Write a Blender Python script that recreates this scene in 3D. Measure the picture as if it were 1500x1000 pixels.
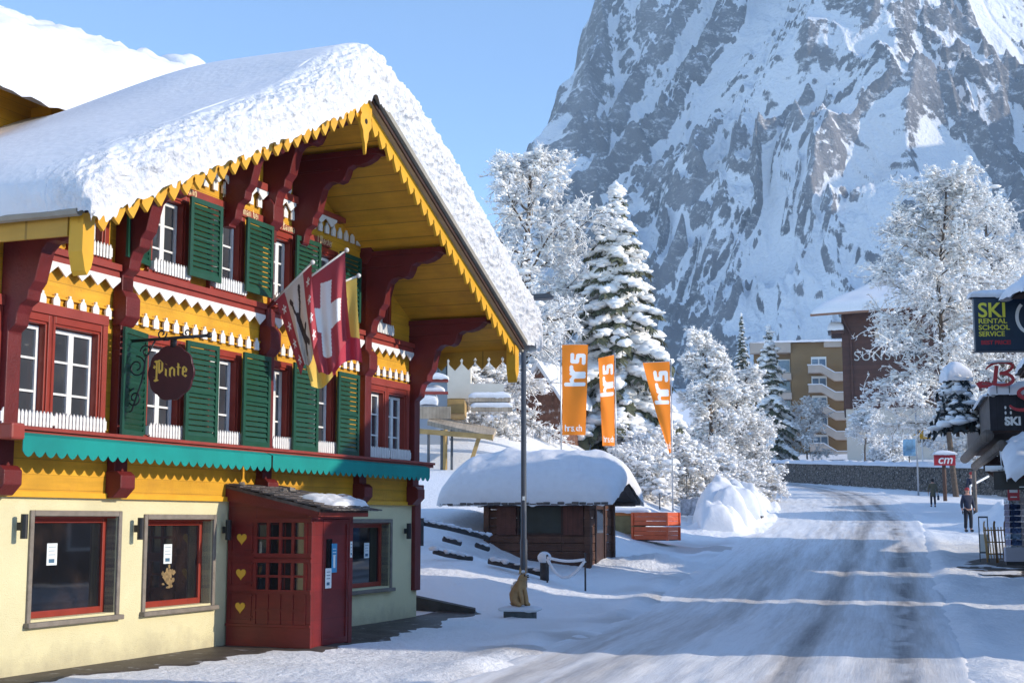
import bpy, bmesh, math, random
import numpy as np
from mathutils import Vector, Matrix, Euler
R = math.radians
scene = bpy.context.scene
for o in list(bpy.data.objects): bpy.data.objects.remove(o)

# ------------------------------------------------------------------ camera, sky, sun, exposure
cd = bpy.data.cameras.new("camera"); cam = bpy.data.objects.new("camera", cd)
scene.collection.objects.link(cam); scene.camera = cam
cd.sensor_width = 36; cd.lens = 50; cd.clip_start = .1; cd.clip_end = 9000
cam.location = (0, 0, 1.9); cam.rotation_euler = (R(90 + 7.17), 0, 0)

SUN_EL, SUN_AZ = 20.5, -11.0            # azimuth measured from +X towards +Y
sd = Vector((math.cos(R(SUN_AZ)) * math.cos(R(SUN_EL)), math.sin(R(SUN_AZ)) * math.cos(R(SUN_EL)), math.sin(R(SUN_EL))))
world = bpy.data.worlds.new("World"); scene.world = world; world.use_nodes = True
wn = world.node_tree; bg = wn.nodes["Background"]
sky = wn.nodes.new("ShaderNodeTexSky"); sky.sky_type = 'NISHITA'; sky.sun_disc = False
sky.sun_elevation = R(SUN_EL); sky.sun_rotation = R(90 - SUN_AZ)
sky.altitude = 2600; sky.air_density = 1.0; sky.dust_density = .25; sky.ozone_density = 2.2
wn.links.new(sky.outputs[0], bg.inputs[0]); bg.inputs[1].default_value = .15
ld = bpy.data.lights.new("sun", 'SUN'); ld.energy = 2.0; ld.angle = R(.5); ld.color = (1, .88, .72)
sun = bpy.data.objects.new("sun", ld); scene.collection.objects.link(sun)
sun.rotation_euler = sd.to_track_quat('Z', 'Y').to_euler()
scene.view_settings.view_transform = 'Standard'; scene.view_settings.look = 'None'
scene.view_settings.exposure = 1.24; scene.view_settings.gamma = 1
scene.cycles.max_bounces = 6; scene.cycles.diffuse_bounces = 3; scene.cycles.glossy_bounces = 3
scene.cycles.transparent_max_bounces = 8
try: scene.cycles.use_denoising = True
except Exception: pass

# ------------------------------------------------------------------ noise
_rs = np.random.RandomState(7); _P = _rs.rand(4096)
def vnoise(x, y, z=0.0):
    x, y = np.broadcast_arrays(np.asarray(x, float), np.asarray(y, float)); z = np.broadcast_to(np.asarray(z, float), x.shape)
    xi, yi, zi = np.floor(x).astype(np.int64), np.floor(y).astype(np.int64), np.floor(z).astype(np.int64)
    f = lambda t: t * t * t * (t * (t * 6 - 15) + 10)
    u, v, w = f(x - xi), f(y - yi), f(z - zi)
    def h(a, b, c):
        n = (a * 73856093) ^ (b * 19349663) ^ (c * 83492791); n = (n ^ (n >> 13)) * 1274126177
        return _P[(n ^ (n >> 16)) & 4095]
    def l(a, b, t): return a + (b - a) * t
    c0 = l(l(h(xi, yi, zi), h(xi + 1, yi, zi), u), l(h(xi, yi + 1, zi), h(xi + 1, yi + 1, zi), u), v)
    if np.all(z == 0): return c0 * 2 - 1
    c1 = l(l(h(xi, yi, zi + 1), h(xi + 1, yi, zi + 1), u), l(h(xi, yi + 1, zi + 1), h(xi + 1, yi + 1, zi + 1), u), v)
    return l(c0, c1, w) * 2 - 1
def fbm(x, y, z=0.0, o=4, g=.5):
    s = 0; a = 1.0
    for i in range(o):
        s = s + a * vnoise(np.asarray(x) * 2 ** i + 17.3 * i, np.asarray(y) * 2 ** i - 9.1 * i, np.asarray(z) * 2 ** i); a *= g
    return s
def ridged(x, y, o=5, g=.5):
    s = 0; a = 1.0
    for i in range(o):
        s = s + a * (1 - 2 * np.abs(vnoise(x * 2 ** i + 31.7 * i, y * 2 ** i + 5.3 * i))); a *= g
    return s
def sstep(a, b, t): t = np.clip((t - a) / (b - a), 0, 1); return t * t * (3 - 2 * t)

# ------------------------------------------------------------------ materials
MATS = {}
def mat(name, col, rough=.6, var=.12, scale=3.0, bump=0.0, bscale=30.0, spec=.4, extra=None, metal=0.0, coords='Object'):
    if name in MATS: return MATS[name]
    m = bpy.data.materials.new(name); m.use_nodes = True; nt = m.node_tree; N = nt.nodes; L = nt.links
    b = N["Principled BSDF"]; b.inputs["Roughness"].default_value = rough
    b.inputs["Specular IOR Level"].default_value = spec; b.inputs["Metallic"].default_value = metal
    tc = N.new("ShaderNodeTexCoord"); nz = N.new("ShaderNodeTexNoise"); nz.inputs["Scale"].default_value = scale
    nz.inputs["Detail"].default_value = 6; L.new(tc.outputs[coords], nz.inputs["Vector"])
    rp = N.new("ShaderNodeValToRGB"); e = rp.color_ramp.elements
    e[0].position = .3; e[1].position = .7
    e[0].color = (*[max(0, c * (1 - var)) for c in col], 1); e[1].color = (*[min(1, c * (1 + var)) for c in col], 1)
    L.new(nz.outputs[0], rp.inputs[0]); out = rp.outputs[0]
    if extra: out = extra(nt, tc, out)
    L.new(out, b.inputs["Base Color"])
    if bump:
        n2 = N.new("ShaderNodeTexNoise"); n2.inputs["Scale"].default_value = bscale; n2.inputs["Detail"].default_value = 5
        L.new(tc.outputs[coords], n2.inputs["Vector"])
        bp = N.new("ShaderNodeBump"); bp.inputs["Strength"].default_value = bump; bp.inputs["Distance"].default_value = .03
        L.new(n2.outputs[0], bp.inputs["Height"]); L.new(bp.outputs[0], b.inputs["Normal"])
    MATS[name] = m; return m
def planks(axis, period, depth=.35, width=.06, grain=(1, 1, 1)):
    def f(nt, tc, col):
        N = nt.nodes; L = nt.links
        sp = N.new("ShaderNodeSeparateXYZ"); L.new(tc.outputs["Object"], sp.inputs[0])
        d = N.new("ShaderNodeMath"); d.operation = 'DIVIDE'; L.new(sp.outputs[axis], d.inputs[0]); d.inputs[1].default_value = period
        fr = N.new("ShaderNodeMath"); fr.operation = 'FRACT'; L.new(d.outputs[0], fr.inputs[0])
        lt = N.new("ShaderNodeMath"); lt.operation = 'LESS_THAN'; L.new(fr.outputs[0], lt.inputs[0]); lt.inputs[1].default_value = width
        fl = N.new("ShaderNodeMath"); fl.operation = 'FLOOR'; L.new(d.outputs[0], fl.inputs[0])
        wn_ = N.new("ShaderNodeTexWhiteNoise"); wn_.noise_dimensions = '1D'; L.new(fl.outputs[0], wn_.inputs["W"])
        mr = N.new("ShaderNodeMapRange"); L.new(wn_.outputs[0], mr.inputs[0]); mr.inputs[3].default_value = .86; mr.inputs[4].default_value = 1.08
        mp = N.new("ShaderNodeMapping"); mp.inputs["Scale"].default_value = grain; L.new(tc.outputs["Object"], mp.inputs[0])
        gn = N.new("ShaderNodeTexNoise"); gn.inputs["Scale"].default_value = 2.2; gn.inputs["Detail"].default_value = 8; L.new(mp.outputs[0], gn.inputs["Vector"])
        gr = N.new("ShaderNodeMapRange"); L.new(gn.outputs[0], gr.inputs[0]); gr.inputs[1].default_value = .25; gr.inputs[2].default_value = .75
        gr.inputs[3].default_value = .82; gr.inputs[4].default_value = 1.1
        mu = N.new("ShaderNodeMath"); mu.operation = 'MULTIPLY'; L.new(mr.outputs[0], mu.inputs[0]); L.new(gr.outputs[0], mu.inputs[1])
        m1 = N.new("ShaderNodeVectorMath"); m1.operation = 'SCALE'; L.new(col, m1.inputs[0]); L.new(mu.outputs[0], m1.inputs["Scale"])
        mx = N.new("ShaderNodeMix"); mx.data_type = 'RGBA'; L.new(lt.outputs[0], mx.inputs[0]); L.new(m1.outputs[0], mx.inputs[6])
        m2 = N.new("ShaderNodeVectorMath"); m2.operation = 'SCALE'; L.new(m1.outputs[0], m2.inputs[0]); m2.inputs["Scale"].default_value = depth
        L.new(m2.outputs[0], mx.inputs[7]); return mx.outputs[2]
    return f
def both(*fs):
    def f(nt, tc, c):
        for q in fs: c = q(nt, tc, c)
        return c
    return f
def splash(dark, top=.45, amt=.55):
    def f(nt, tc, col):
        N = nt.nodes; L = nt.links; sp = N.new("ShaderNodeSeparateXYZ"); L.new(tc.outputs["Object"], sp.inputs[0])
        nz = N.new("ShaderNodeTexNoise"); nz.inputs["Scale"].default_value = 2.6; nz.inputs["Detail"].default_value = 9; nz.inputs["Roughness"].default_value = .7; L.new(tc.outputs["Object"], nz.inputs["Vector"])
        m = N.new("ShaderNodeMath"); m.operation = 'MULTIPLY_ADD'; L.new(nz.outputs[0], m.inputs[0]); m.inputs[1].default_value = -.9; L.new(sp.outputs[2], m.inputs[2])
        mr = N.new("ShaderNodeMapRange"); L.new(m.outputs[0], mr.inputs[0]); mr.inputs[1].default_value = top - .55; mr.inputs[2].default_value = top - .15 - .45 - .35; mr.inputs[4].default_value = amt
        mx = N.new("ShaderNodeMix"); mx.data_type = 'RGBA'; L.new(mr.outputs[0], mx.inputs[0]); L.new(col, mx.inputs[6]); mx.inputs[7].default_value = (*dark, 1); return mx.outputs[2]
    return f
def stains(dark, sc=1.3, lo=.52, hi=.75, amt=.6):
    def f(nt, tc, col):
        N = nt.nodes; L = nt.links
        nz = N.new("ShaderNodeTexNoise"); nz.inputs["Scale"].default_value = sc; nz.inputs["Detail"].default_value = 9; nz.inputs["Roughness"].default_value = .65
        L.new(tc.outputs["Object"], nz.inputs["Vector"])
        mr = N.new("ShaderNodeMapRange"); L.new(nz.outputs[0], mr.inputs[0]); mr.inputs[1].default_value = lo; mr.inputs[2].default_value = hi; mr.inputs[4].default_value = amt
        mx = N.new("ShaderNodeMix"); mx.data_type = 'RGBA'; L.new(mr.outputs[0], mx.inputs[0]); L.new(col, mx.inputs[6]); mx.inputs[7].default_value = (*dark, 1)
        return mx.outputs[2]
    return f
def snowmat(name, bump=.25, bscale=14, dist=.03, col=(.86, .87, .89)):
    m = mat(name, col, rough=.75, var=.03, scale=5, spec=.25)
    nt = m.node_tree; N = nt.nodes; L = nt.links; b = N["Principled BSDF"]; tc = N["Texture Coordinate"]
    n1 = N.new("ShaderNodeTexNoise"); n1.inputs["Scale"].default_value = bscale; n1.inputs["Detail"].default_value = 8; n1.inputs["Roughness"].default_value = .62
    L.new(tc.outputs["Object"], n1.inputs["Vector"])
    bp = N.new("ShaderNodeBump"); bp.inputs["Strength"].default_value = bump; bp.inputs["Distance"].default_value = dist
    L.new(n1.outputs[0], bp.inputs["Height"]); L.new(bp.outputs[0], b.inputs["Normal"]); return m
def crust(m, amt, sc, dist):
    nt = m.node_tree; b1 = [n for n in nt.nodes if n.type == 'BUMP'][0]; n2 = nt.nodes.new("ShaderNodeTexVoronoi"); n2.inputs["Scale"].default_value = sc
    nt.links.new(nt.nodes["Texture Coordinate"].outputs["Object"], n2.inputs["Vector"]); b2 = nt.nodes.new("ShaderNodeBump"); b2.inputs["Strength"].default_value = amt; b2.inputs["Distance"].default_value = dist
    nt.links.new(n2.outputs["Distance"], b2.inputs["Height"]); at = nt.nodes.new("ShaderNodeAttribute"); at.attribute_name = "crust"
    for bq, st_ in ((b1, .65), (b2, amt * .7)):
        mu = nt.nodes.new("ShaderNodeMath"); mu.operation = 'MULTIPLY_ADD'; nt.links.new(at.outputs["Fac"], mu.inputs[0]); mu.inputs[1].default_value = st_; mu.inputs[2].default_value = .10; nt.links.new(mu.outputs[0], bq.inputs["Strength"])
    nt.links.new(b1.outputs[0], b2.inputs["Normal"]); nt.links.new(b2.outputs[0], nt.nodes["Principled BSDF"].inputs["Normal"]); return m
def colmat(name, rough=.7):
    m = mat(name, (.5, .5, .5), rough=rough); nt = m.node_tree
    a = nt.nodes.new("ShaderNodeAttribute"); a.attribute_name = "Col"
    nt.links.new(a.outputs["Color"], nt.nodes["Principled BSDF"].inputs["Base Color"]); return m

YEL = (.70, .355, .022)
M_yel = mat("yellow_boards", YEL, .6, .12, 1.2, .25, 18, extra=both(planks(2, .19, .66, .05, (.5, .5, 6)), stains((.42, .19, .02), 2.2, .50, .78, .55), stains((.30, .16, .04), 9, .62, .72, .5)))
M_yelp = mat("yellow_paint", (.71, .37, .024), .5, .08, 3, .05)
M_sof = mat("yellow_soffit", (.72, .36, .028), .6, .12, 1.5, .2, 18, extra=both(planks(0, .40, .35, .035, (6, .4, .4)), stains((.40, .18, .02), 1.6, .5, .8, .6)))
M_sofy = mat("yellow_eave_boards", (.62, .34, .05), .55, .10, 1.5, .08, 20, extra=planks(1, 1.1, .6, .03, (.6, .6, 3)))
M_red = mat("oxblood_paint", (.135, .013, .013), .5, .22, 3, .2, 30, extra=stains((.055, .010, .010), 3, .52, .74, .6))
M_redl = mat("brick_red_paint", (.28, .045, .032), .45, .12, 4, .06, 40)
M_redw = mat("window_red", (.27, .036, .022), .4, .10, 4)
M_door = mat("porch_red", (.165, .015, .014), .42, .12, 3, .06, extra=planks(2, .42, .7, .02, (2, 2, 8)))
M_grn = mat("shutter_green", (.010, .066, .038), .42, .12, 5, .04)
M_teal = mat("awning_teal", (.0, .235, .205), .8, .14, 1.2, .12, 60, extra=stains((.0, .15, .14), 1.5, .5, .8, .5))
M_wht = mat("white_paint", (.78, .78, .76), .5, .05, 8)
M_str = mat("cream_stucco", (.68, .62, .38), .85, .05, 1.2, .35, 60, .2, extra=both(stains((.50, .45, .29), .55, .48, .85, .6), stains((.80, .74, .50), 1.8, .55, .75, .4), splash((.33, .29, .21))))
M_stone = mat("window_stone", (.21, .18, .15), .8, .18, 8, .3, 50)
M_gry = mat("reveal_grey", (.21, .20, .20), .7, .08, 4)
M_blk = mat("black_metal", (.02, .02, .022), .45, .2, 6)
M_iron = mat("lamp_steel", (.06, .07, .085), .45, .15, 6, spec=.5)
M_steel = mat("pale_steel", (.45, .46, .48), .35, .08, 8, metal=.6)
M_gut = mat("sheet_edge", (.30, .27, .22), .5, .12, 5)
M_dk = mat("dark_void", (.012, .011, .011), .8, .2, 3)
M_gold = mat("heart_gold", (.72, .40, .04), .5, .06, 6)
M_sign = mat("sign_maroon", (.055, .009, .013), .4, .12, 6)
M_signgold = mat("sign_gold", (.75, .50, .08), .4, .08, 8)
M_old = mat("weathered_wood", (.10, .045, .028), .75, .35, 2.5, .4, 25, extra=planks(2, .24, .5, .05, (.6, .6, 7)))
M_oldd = mat("dark_timber", (.05, .026, .02), .8, .3, 4, .4, 30)
M_gwood = mat("grey_wood", (.16, .13, .11), .8, .3, 4, .4, 25, extra=planks(0, .16, .55, .08, (6, 2, .5)))
M_rail = mat("rail_wood", (.055, .05, .05), .85, .3, 5, .4)
M_shing = mat("shingles", (.10, .085, .08), .85, .35, 9, .5, 30)
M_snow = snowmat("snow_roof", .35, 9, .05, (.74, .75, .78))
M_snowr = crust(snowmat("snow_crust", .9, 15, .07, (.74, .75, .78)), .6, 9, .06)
M_snowt = snowmat("snow_tree", .2, 20, .03, (.88, .87, .86))
M_snowg = snowmat("snow_ground", .4, 11, .04, (.84, .86, .89))
M_pave = mat("wet_paving", (.075, .062, .052), .6, .3, 3, .4, 25, extra=stains((.35, .35, .37), 3.2, .58, .68, .8))
M_bark = mat("bark", (.13, .095, .07), .9, .3, 8, .5, 20)
M_need = mat("spruce_needles", (.10, .105, .06), .8, .35, 2)
M_needb = mat("needles_brown", (.10, .085, .045), .8, .3, 2)
def glassmat(name, col, rough=.04, stain=None):
    return mat(name, col, rough, .25, 1.5, 0, spec=.9, extra=stain)
M_gl = glassmat("window_glass", (.05, .055, .065), .05)
M_glg = glassmat("pub_glass", (.010, .011, .014), .03, stains((.05, .035, .03), 1.4, .5, .7, .7))
M_curt = mat("curtain", (.34, .33, .31), .8, .25, 2, extra=planks(0, .09, .75, .3, (8, 1, 1)))
M_or = mat("crate_orange", (.60, .10, .03), .45, .12, 5, .05)
M_pap = mat("paper", (.72, .77, .77), .8, .04, 20)
M_ink = mat("ink_blue", (.06, .14, .22), .7, .1, 20)
M_cloth = colmat("cloth_print", .8)
M_cat = mat("carved_sandstone", (.46, .27, .12), .85, .18, 9, .4, 35)
M_skin = mat("skin", (.50, .26, .18), .6, .06, 6)
M_navy = mat("navy_jacket", (.018, .022, .045), .75, .2, 8, .2)
M_trou = mat("black_trousers", (.012, .013, .02), .8, .2, 8, .2)
M_olive = mat("olive_coat", (.11, .095, .06), .85, .15, 8, .2)
M_rcap = mat("red_cap", (.35, .03, .03), .7, .1, 8)

# ------------------------------------------------------------------ mesh helper
class MB:
    def __init__(s): s.v = []; s.f = []; s.m = []
    def add(s, vs, fs, m=0):
        n = len(s.v); s.v += [tuple(p) for p in vs]
        s.f += [tuple(i + n for i in f) for f in fs]; s.m += [m] * len(fs); return s
    def box(s, a, b, m=0):
        x0, y0, z0 = [min(p, q) for p, q in zip(a, b)]; x1, y1, z1 = [max(p, q) for p, q in zip(a, b)]
        return s.add([(x0, y0, z0), (x1, y0, z0), (x1, y1, z0), (x0, y1, z0), (x0, y0, z1), (x1, y0, z1), (x1, y1, z1), (x0, y1, z1)],
                     [(0, 3, 2, 1), (4, 5, 6, 7), (0, 1, 5, 4), (1, 2, 6, 5), (2, 3, 7, 6), (3, 0, 4, 7)], m)
    def bar(s, p, q, w, h=None, m=0, up=(0, 0, 1)):
        h = h or w; p, q = Vector(p), Vector(q); d = (q - p).normalized(); up = Vector(up)
        if abs(d.dot(up)) > .98: up = Vector((1, 0, 0))
        a = d.cross(up).normalized() * w / 2; b = a.normalized().cross(d).normalized() * h / 2
        vs = [p - a - b, p + a - b, p + a + b, p - a + b, q - a - b, q + a - b, q + a + b, q - a + b]
        return s.add(vs, [(0, 1, 2, 3), (7, 6, 5, 4), (4, 5, 1, 0), (5, 6, 2, 1), (6, 7, 3, 2), (7, 4, 0, 3)], m)
    def prism(s, poly, ax, a, b, m=0):
        """poly = 2-D outline, extruded along axis ax from a to b"""
        n = len(poly)
        def P(q, t):
            q = list(q); q.insert(ax, t); return tuple(q)
        return s.add([P(q, a) for q in poly] + [P(q, b) for q in poly],
                     [tuple(range(n)), tuple(range(2 * n - 1, n - 1, -1))] + [(i, n + i, n + (i + 1) % n, (i + 1) % n) for i in range(n)], m)
    def tube(s, pts, r, n=8, m=0, cap=True):
        pts = [Vector(p) for p in pts]; rs = r if hasattr(r, '__len__') else [r] * len(pts); b0 = len(s.v); k = len(pts)
        t0 = (pts[1] - pts[0]).normalized(); up = Vector((0, 0, 1)) if abs(t0.z) < .9 else Vector((1, 0, 0)); a = t0.cross(up).normalized()
        for i, p in enumerate(pts):
            t = (pts[min(i + 1, k - 1)] - pts[max(i - 1, 0)]).normalized(); a = (a - t * a.dot(t)).normalized(); c = t.cross(a)
            for j in range(n):
                g = 2 * math.pi * j / n; s.v.append(tuple(p + (a * math.cos(g) + c * math.sin(g)) * rs[i]))
        for i in range(k - 1):
            for j in range(n):
                q = b0 + i * n; s.f.append((q + j, q + (j + 1) % n, q + n + (j + 1) % n, q + n + j)); s.m.append(m)
        if cap:
            s.f.append(tuple(range(b0 + n - 1, b0 - 1, -1))); s.f.append(tuple(range(b0 + (k - 1) * n, b0 + k * n))); s.m += [m, m]
        return s
    def ball(s, c, r, m=0, seg=10, rings=6, jit=0, rnd=random):
        c = Vector(c); r = r if hasattr(r, '__len__') else (r, r, r); vs = []; fs = []
        for i in range(1, rings):
            for j in range(seg):
                a, b = math.pi * i / rings, 2 * math.pi * j / seg; k = 1 + rnd.uniform(-jit, jit)
                vs.append((c.x + r[0] * k * math.sin(a) * math.cos(b), c.y + r[1] * k * math.sin(a) * math.sin(b), c.z + r[2] * k * math.cos(a)))
        vs += [(c.x, c.y, c.z + r[2]), (c.x, c.y, c.z - r[2])]; t = len(vs) - 2
        for i in range(rings - 2):
            for j in range(seg): fs.append((i * seg + j, (i + 1) * seg + j, (i + 1) * seg + (j + 1) % seg, i * seg + (j + 1) % seg))
        for j in range(seg):
            fs.append((t, j, (j + 1) % seg)); q = (rings - 2) * seg; fs.append((t + 1, q + (j + 1) % seg, q + j))
        return s.add(vs, fs, m)
    def build(s, name, mats, parent=None, smooth=False, bevel=0, loc=None, rot=None, fix=True):
        me = bpy.data.meshes.new(name); me.from_pydata(s.v, [], s.f)
        for x in (mats if isinstance(mats, (list, tuple)) else [mats]): me.materials.append(x)
        me.polygons.foreach_set('material_index', s.m)
        if smooth: me.polygons.foreach_set('use_smooth', [True] * len(s.f))
        if fix:
            bm = bmesh.new(); bm.from_mesh(me); bmesh.ops.recalc_face_normals(bm, faces=bm.faces); bm.to_mesh(me); bm.free()
        me.update(); o = bpy.data.objects.new(name, me); scene.collection.objects.link(o)
        if parent: o.parent = parent
        if loc: o.location = loc
        if rot: o.rotation_euler = rot
        if bevel:
            b = o.modifiers.new('bevel', 'BEVEL'); b.width = bevel; b.segments = 2; b.limit_method = 'ANGLE'
        return o
def npmesh(name, V, F, mats, parent=None, smooth=True, cols=None, attrs=None):
    V = np.asarray(V, np.float32); F = np.asarray(F, np.int32); me = bpy.data.meshes.new(name)
    k = F.shape[1]
    me.vertices.add(len(V)); me.vertices.foreach_set('co', V.ravel()); me.loops.add(F.size); me.loops.foreach_set('vertex_index', F.ravel())
    me.polygons.add(len(F)); me.polygons.foreach_set('loop_start', np.arange(len(F), dtype=np.int32) * k)
    me.polygons.foreach_set('loop_total', np.full(len(F), k, np.int32))
    me.polygons.foreach_set('use_smooth', np.full(len(F), smooth))
    me.update(calc_edges=True); me.validate()
    for x in (mats if isinstance(mats, (list, tuple)) else [mats]): me.materials.append(x)
    if cols is not None:
        a = me.attributes.new("Col", 'FLOAT_COLOR', 'POINT'); c = np.ones((len(V), 4), np.float32); c[:, :3] = cols; a.data.foreach_set('color', c.ravel())
    for n, arr in (attrs or {}).items():
        a = me.attributes.new(n, 'FLOAT', 'POINT'); a.data.foreach_set('value', np.asarray(arr, np.float32).ravel())
    o = bpy.data.objects.new(name, me); scene.collection.objects.link(o)
    if parent: o.parent = parent
    return o
def gridF(nr, nc, flip=False):
    i = np.arange(nr - 1)[:, None] * nc + np.arange(nc - 1)[None, :]; i = i.ravel()
    F = np.stack([i, i + 1, i + nc + 1, i + nc], 1); return F[:, ::-1] if flip else F
def tag(o, label=None, cat=None, group=None, kind=None):
    if label: o['label'] = label
    if cat: o['category'] = cat
    if group: o['group'] = group
    if kind: o['kind'] = kind
    return o
def empty(name, loc, rz=0, label=None, cat=None, group=None):
    o = bpy.data.objects.new(name, None); scene.collection.objects.link(o); o.location = loc; o.rotation_euler = (0, 0, rz)
    o.empty_display_size = .3; return tag(o, label, cat, group)
def copy_tree(o, parent=None):
    c = o.copy(); scene.collection.objects.link(c)
    if parent: c.parent = parent
    for ch in list(o.children): copy_tree(ch, c)
    return c
def textmesh(name, body, size, m, parent=None, loc=(0, 0, 0), rot=(0, 0, 0), ext=.004, bold=0.0, shear=0, align='CENTER', sx=1.0, space=1.0):
    cu = bpy.data.curves.new(name, 'FONT'); cu.body = body; cu.size = size; cu.extrude = ext; cu.offset = bold; cu.shear = shear
    cu.align_x = align; cu.align_y = 'CENTER'; cu.space_character = space; cu.resolution_u = 4
    t = bpy.data.objects.new(name, cu); scene.collection.objects.link(t); bpy.context.view_layer.update()
    me = bpy.data.meshes.new_from_object(t); bpy.data.objects.remove(t); me.materials.clear(); me.materials.append(m)
    o = bpy.data.objects.new(name, me); scene.collection.objects.link(o); o.parent = parent; o.location = loc; o.rotation_euler = rot; o.scale = (sx, 1, 1); return o

# broad-nib pen strokes for the blackletter writing (x, z outline in letter units, x-height 1)
BL = {'P': [[(.1, 1.55), (.35, 1.7), (.35, -.15), (.1, -.35)], [(.35, 1.6), (.75, 1.75), (1.0, 1.5), (1.0, .75), (.6, .45), (.35, .6)], [(.62, 1.6), (.62, .55)], [(0, .1), (.2, 0)], [(-.05, 1.3), (.15, 1.2), (0, .95)], [(.1, -.35), (.55, -.2)]],
      'i': [[(0, .95), (.2, .85), (.2, .15), (.38, .02)], [(.2, 1.35), (.22, 1.3)]],
      'n': [[(0, .95), (.18, .85), (.18, .1), (.3, .0)], [(.18, .8), (.5, 1.0), (.68, .85), (.68, .1), (.85, .0)]],
      't': [[(.2, 1.35), (.2, .15), (.42, .02)], [(.02, .95), (.45, .95)]],
      'e': [[(.55, .5), (.2, .5), (.2, .85), (.42, 1.0), (.6, .8), (.55, .55)], [(.2, .6), (.2, .15), (.4, .0), (.62, .15)]],
      'u': [[(0, .95), (.18, .85), (.18, .15), (.36, .0), (.62, .2)], [(.62, .98), (.64, .1), (.8, 0)]],
      'd': [[(.5, .9), (.15, .8), (.15, .15), (.36, .0), (.6, .15), (.6, .9), (.1, 1.45)]],
      'a': [[(.1, .85), (.35, 1.0), (.55, .85), (.55, .1), (.7, 0)], [(.55, .55), (.15, .4), (.15, .1), (.35, 0), (.55, .15)]],
      'm': [[(0, .95), (.16, .85), (.16, .1), (.26, .0)], [(.16, .8), (.42, 1.0), (.56, .85), (.56, .1), (.66, 0)], [(.56, .8), (.82, 1.0), (.96, .85), (.96, .1), (1.1, .0)]],
      'r': [[(0, .95), (.18, .85), (.18, .1), (.32, 0)], [(.18, .8), (.4, 1.0), (.52, .85)]],
      's': [[(.55, .9), (.3, 1.0), (.12, .78), (.5, .35), (.35, .02), (.05, .15)]],
      'l': [[(.15, 1.5), (.18, .12), (.36, 0)]], 'b': [[(.1, 1.5), (.16, .12), (.38, 0), (.6, .2), (.6, .8), (.4, 1.0), (.16, .8)]],
      'M': [[(0, 1.4), (.2, 1.5), (.2, .1), (.05, 0)], [(.2, 1.4), (.5, 1.55), (.62, 1.4), (.62, .1)], [(.62, 1.4), (.95, 1.55), (1.08, 1.4), (1.08, .1), (1.25, 0)]],
      'B': [[(.1, 1.45), (.25, 1.5), (.25, .05), (.0, .0)], [(.25, 1.4), (.6, 1.5), (.8, 1.25), (.4, .85), (.85, .65), (.85, .2), (.55, 0), (.25, .1)]],
      'F': [[(.1, 1.4), (.3, 1.5), (.3, .0), (.05, -.1)], [(.3, 1.4), (.85, 1.5)], [(.2, .8), (.65, .8)]],
      'C': [[(.8, 1.3), (.5, 1.5), (.15, 1.2), (.15, .25), (.5, 0), (.85, .2)], [(.48, 1.3), (.48, .2)]]}
BW = {'P': 1.25, 'i': .5, 'n': .95, 't': .55, 'e': .75, 'u': .9, 'd': .8, 'a': .8, 'm': 1.2, 'r': .65, 's': .7, 'l': .45, 'b': .8, 'M': 1.4, 'B': 1.05, 'F': 1.0, 'C': 1.0, ' ': .5}
def blackletter(mb, text, x, z, size, y, put, nib=.2, m=0, eps=.0003):
    k = 0; nx, nz = nib * .75 * size / 2, nib * .75 * size / 2
    for ch in text:
        for st in BL.get(ch, []):
            for p, q in zip(st[:-1], st[1:]):
                p = (x + p[0] * size, z + p[1] * size); q = (x + q[0] * size, z + q[1] * size)
                pts = [(p[0] - nx, p[1] + nz * .6), (p[0] + nx, p[1] - nz * .6), (q[0] + nx, q[1] - nz * .6), (q[0] - nx, q[1] + nz * .6)]
                # convex quad: order by angle
                cx, cz_ = sum(a[0] for a in pts) / 4, sum(a[1] for a in pts) / 4
                pts.sort(key=lambda a: math.atan2(a[1] - cz_, a[0] - cx)); k += 1
                mb.add([put(a[0], a[1], y + eps * (k % 9)) for a in pts], [(0, 1, 2, 3)], m)
        x += BW.get(ch, .7) * size
    return x

# ------------------------------------------------------------------ terrain
RCY = np.array([-40, 0, 17, 30, 35, 52, 68, 98, 115, 140, 400.]); RCX = np.array([-9, -1.6, 2.3, 5.8, 7.1, 11.5, 15.6, 22.2, 25.2, 27.5, 27.5])
def rxc(y): return np.interp(y, RCY, RCX)
def rhw(y): return np.interp(y, [0, 17, 35, 68, 100, 200], [2.8, 2.9, 3.1, 3.6, 4.2, 4.2])
def base_z(y):
    y = np.asarray(y, float); t = np.maximum(0, y - 27); r = np.where(t < 6, t * t / 12 * .0475, (t - 3) * .0475)
    return r + np.maximum(0, y - 200) * .055
WALL = [(37.5, 100), (36, 112), (33.4, 140), (30, 163), (22, 184), (8, 200)]
def wall_sd(x, y):
    """signed distance beyond the stone wall line (positive on the terrace side)"""
    x = np.asarray(x, float); y = np.asarray(y, float); best = np.full(np.broadcast(x, y).shape, 1e9); sg = np.ones_like(best)
    for (x0, y0), (x1, y1) in zip(WALL[:-1], WALL[1:]):
        dx, dy = x1 - x0, y1 - y0; t = np.clip(((x - x0) * dx + (y - y0) * dy) / (dx * dx + dy * dy), 0, 1)
        d = np.hypot(x - x0 - t * dx, y - y0 - t * dy); c = (x - x0) * dy - (y - y0) * dx
        m = d < best; best = np.where(m, d, best); sg = np.where(m, np.sign(c), sg)
    return best * sg
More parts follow.
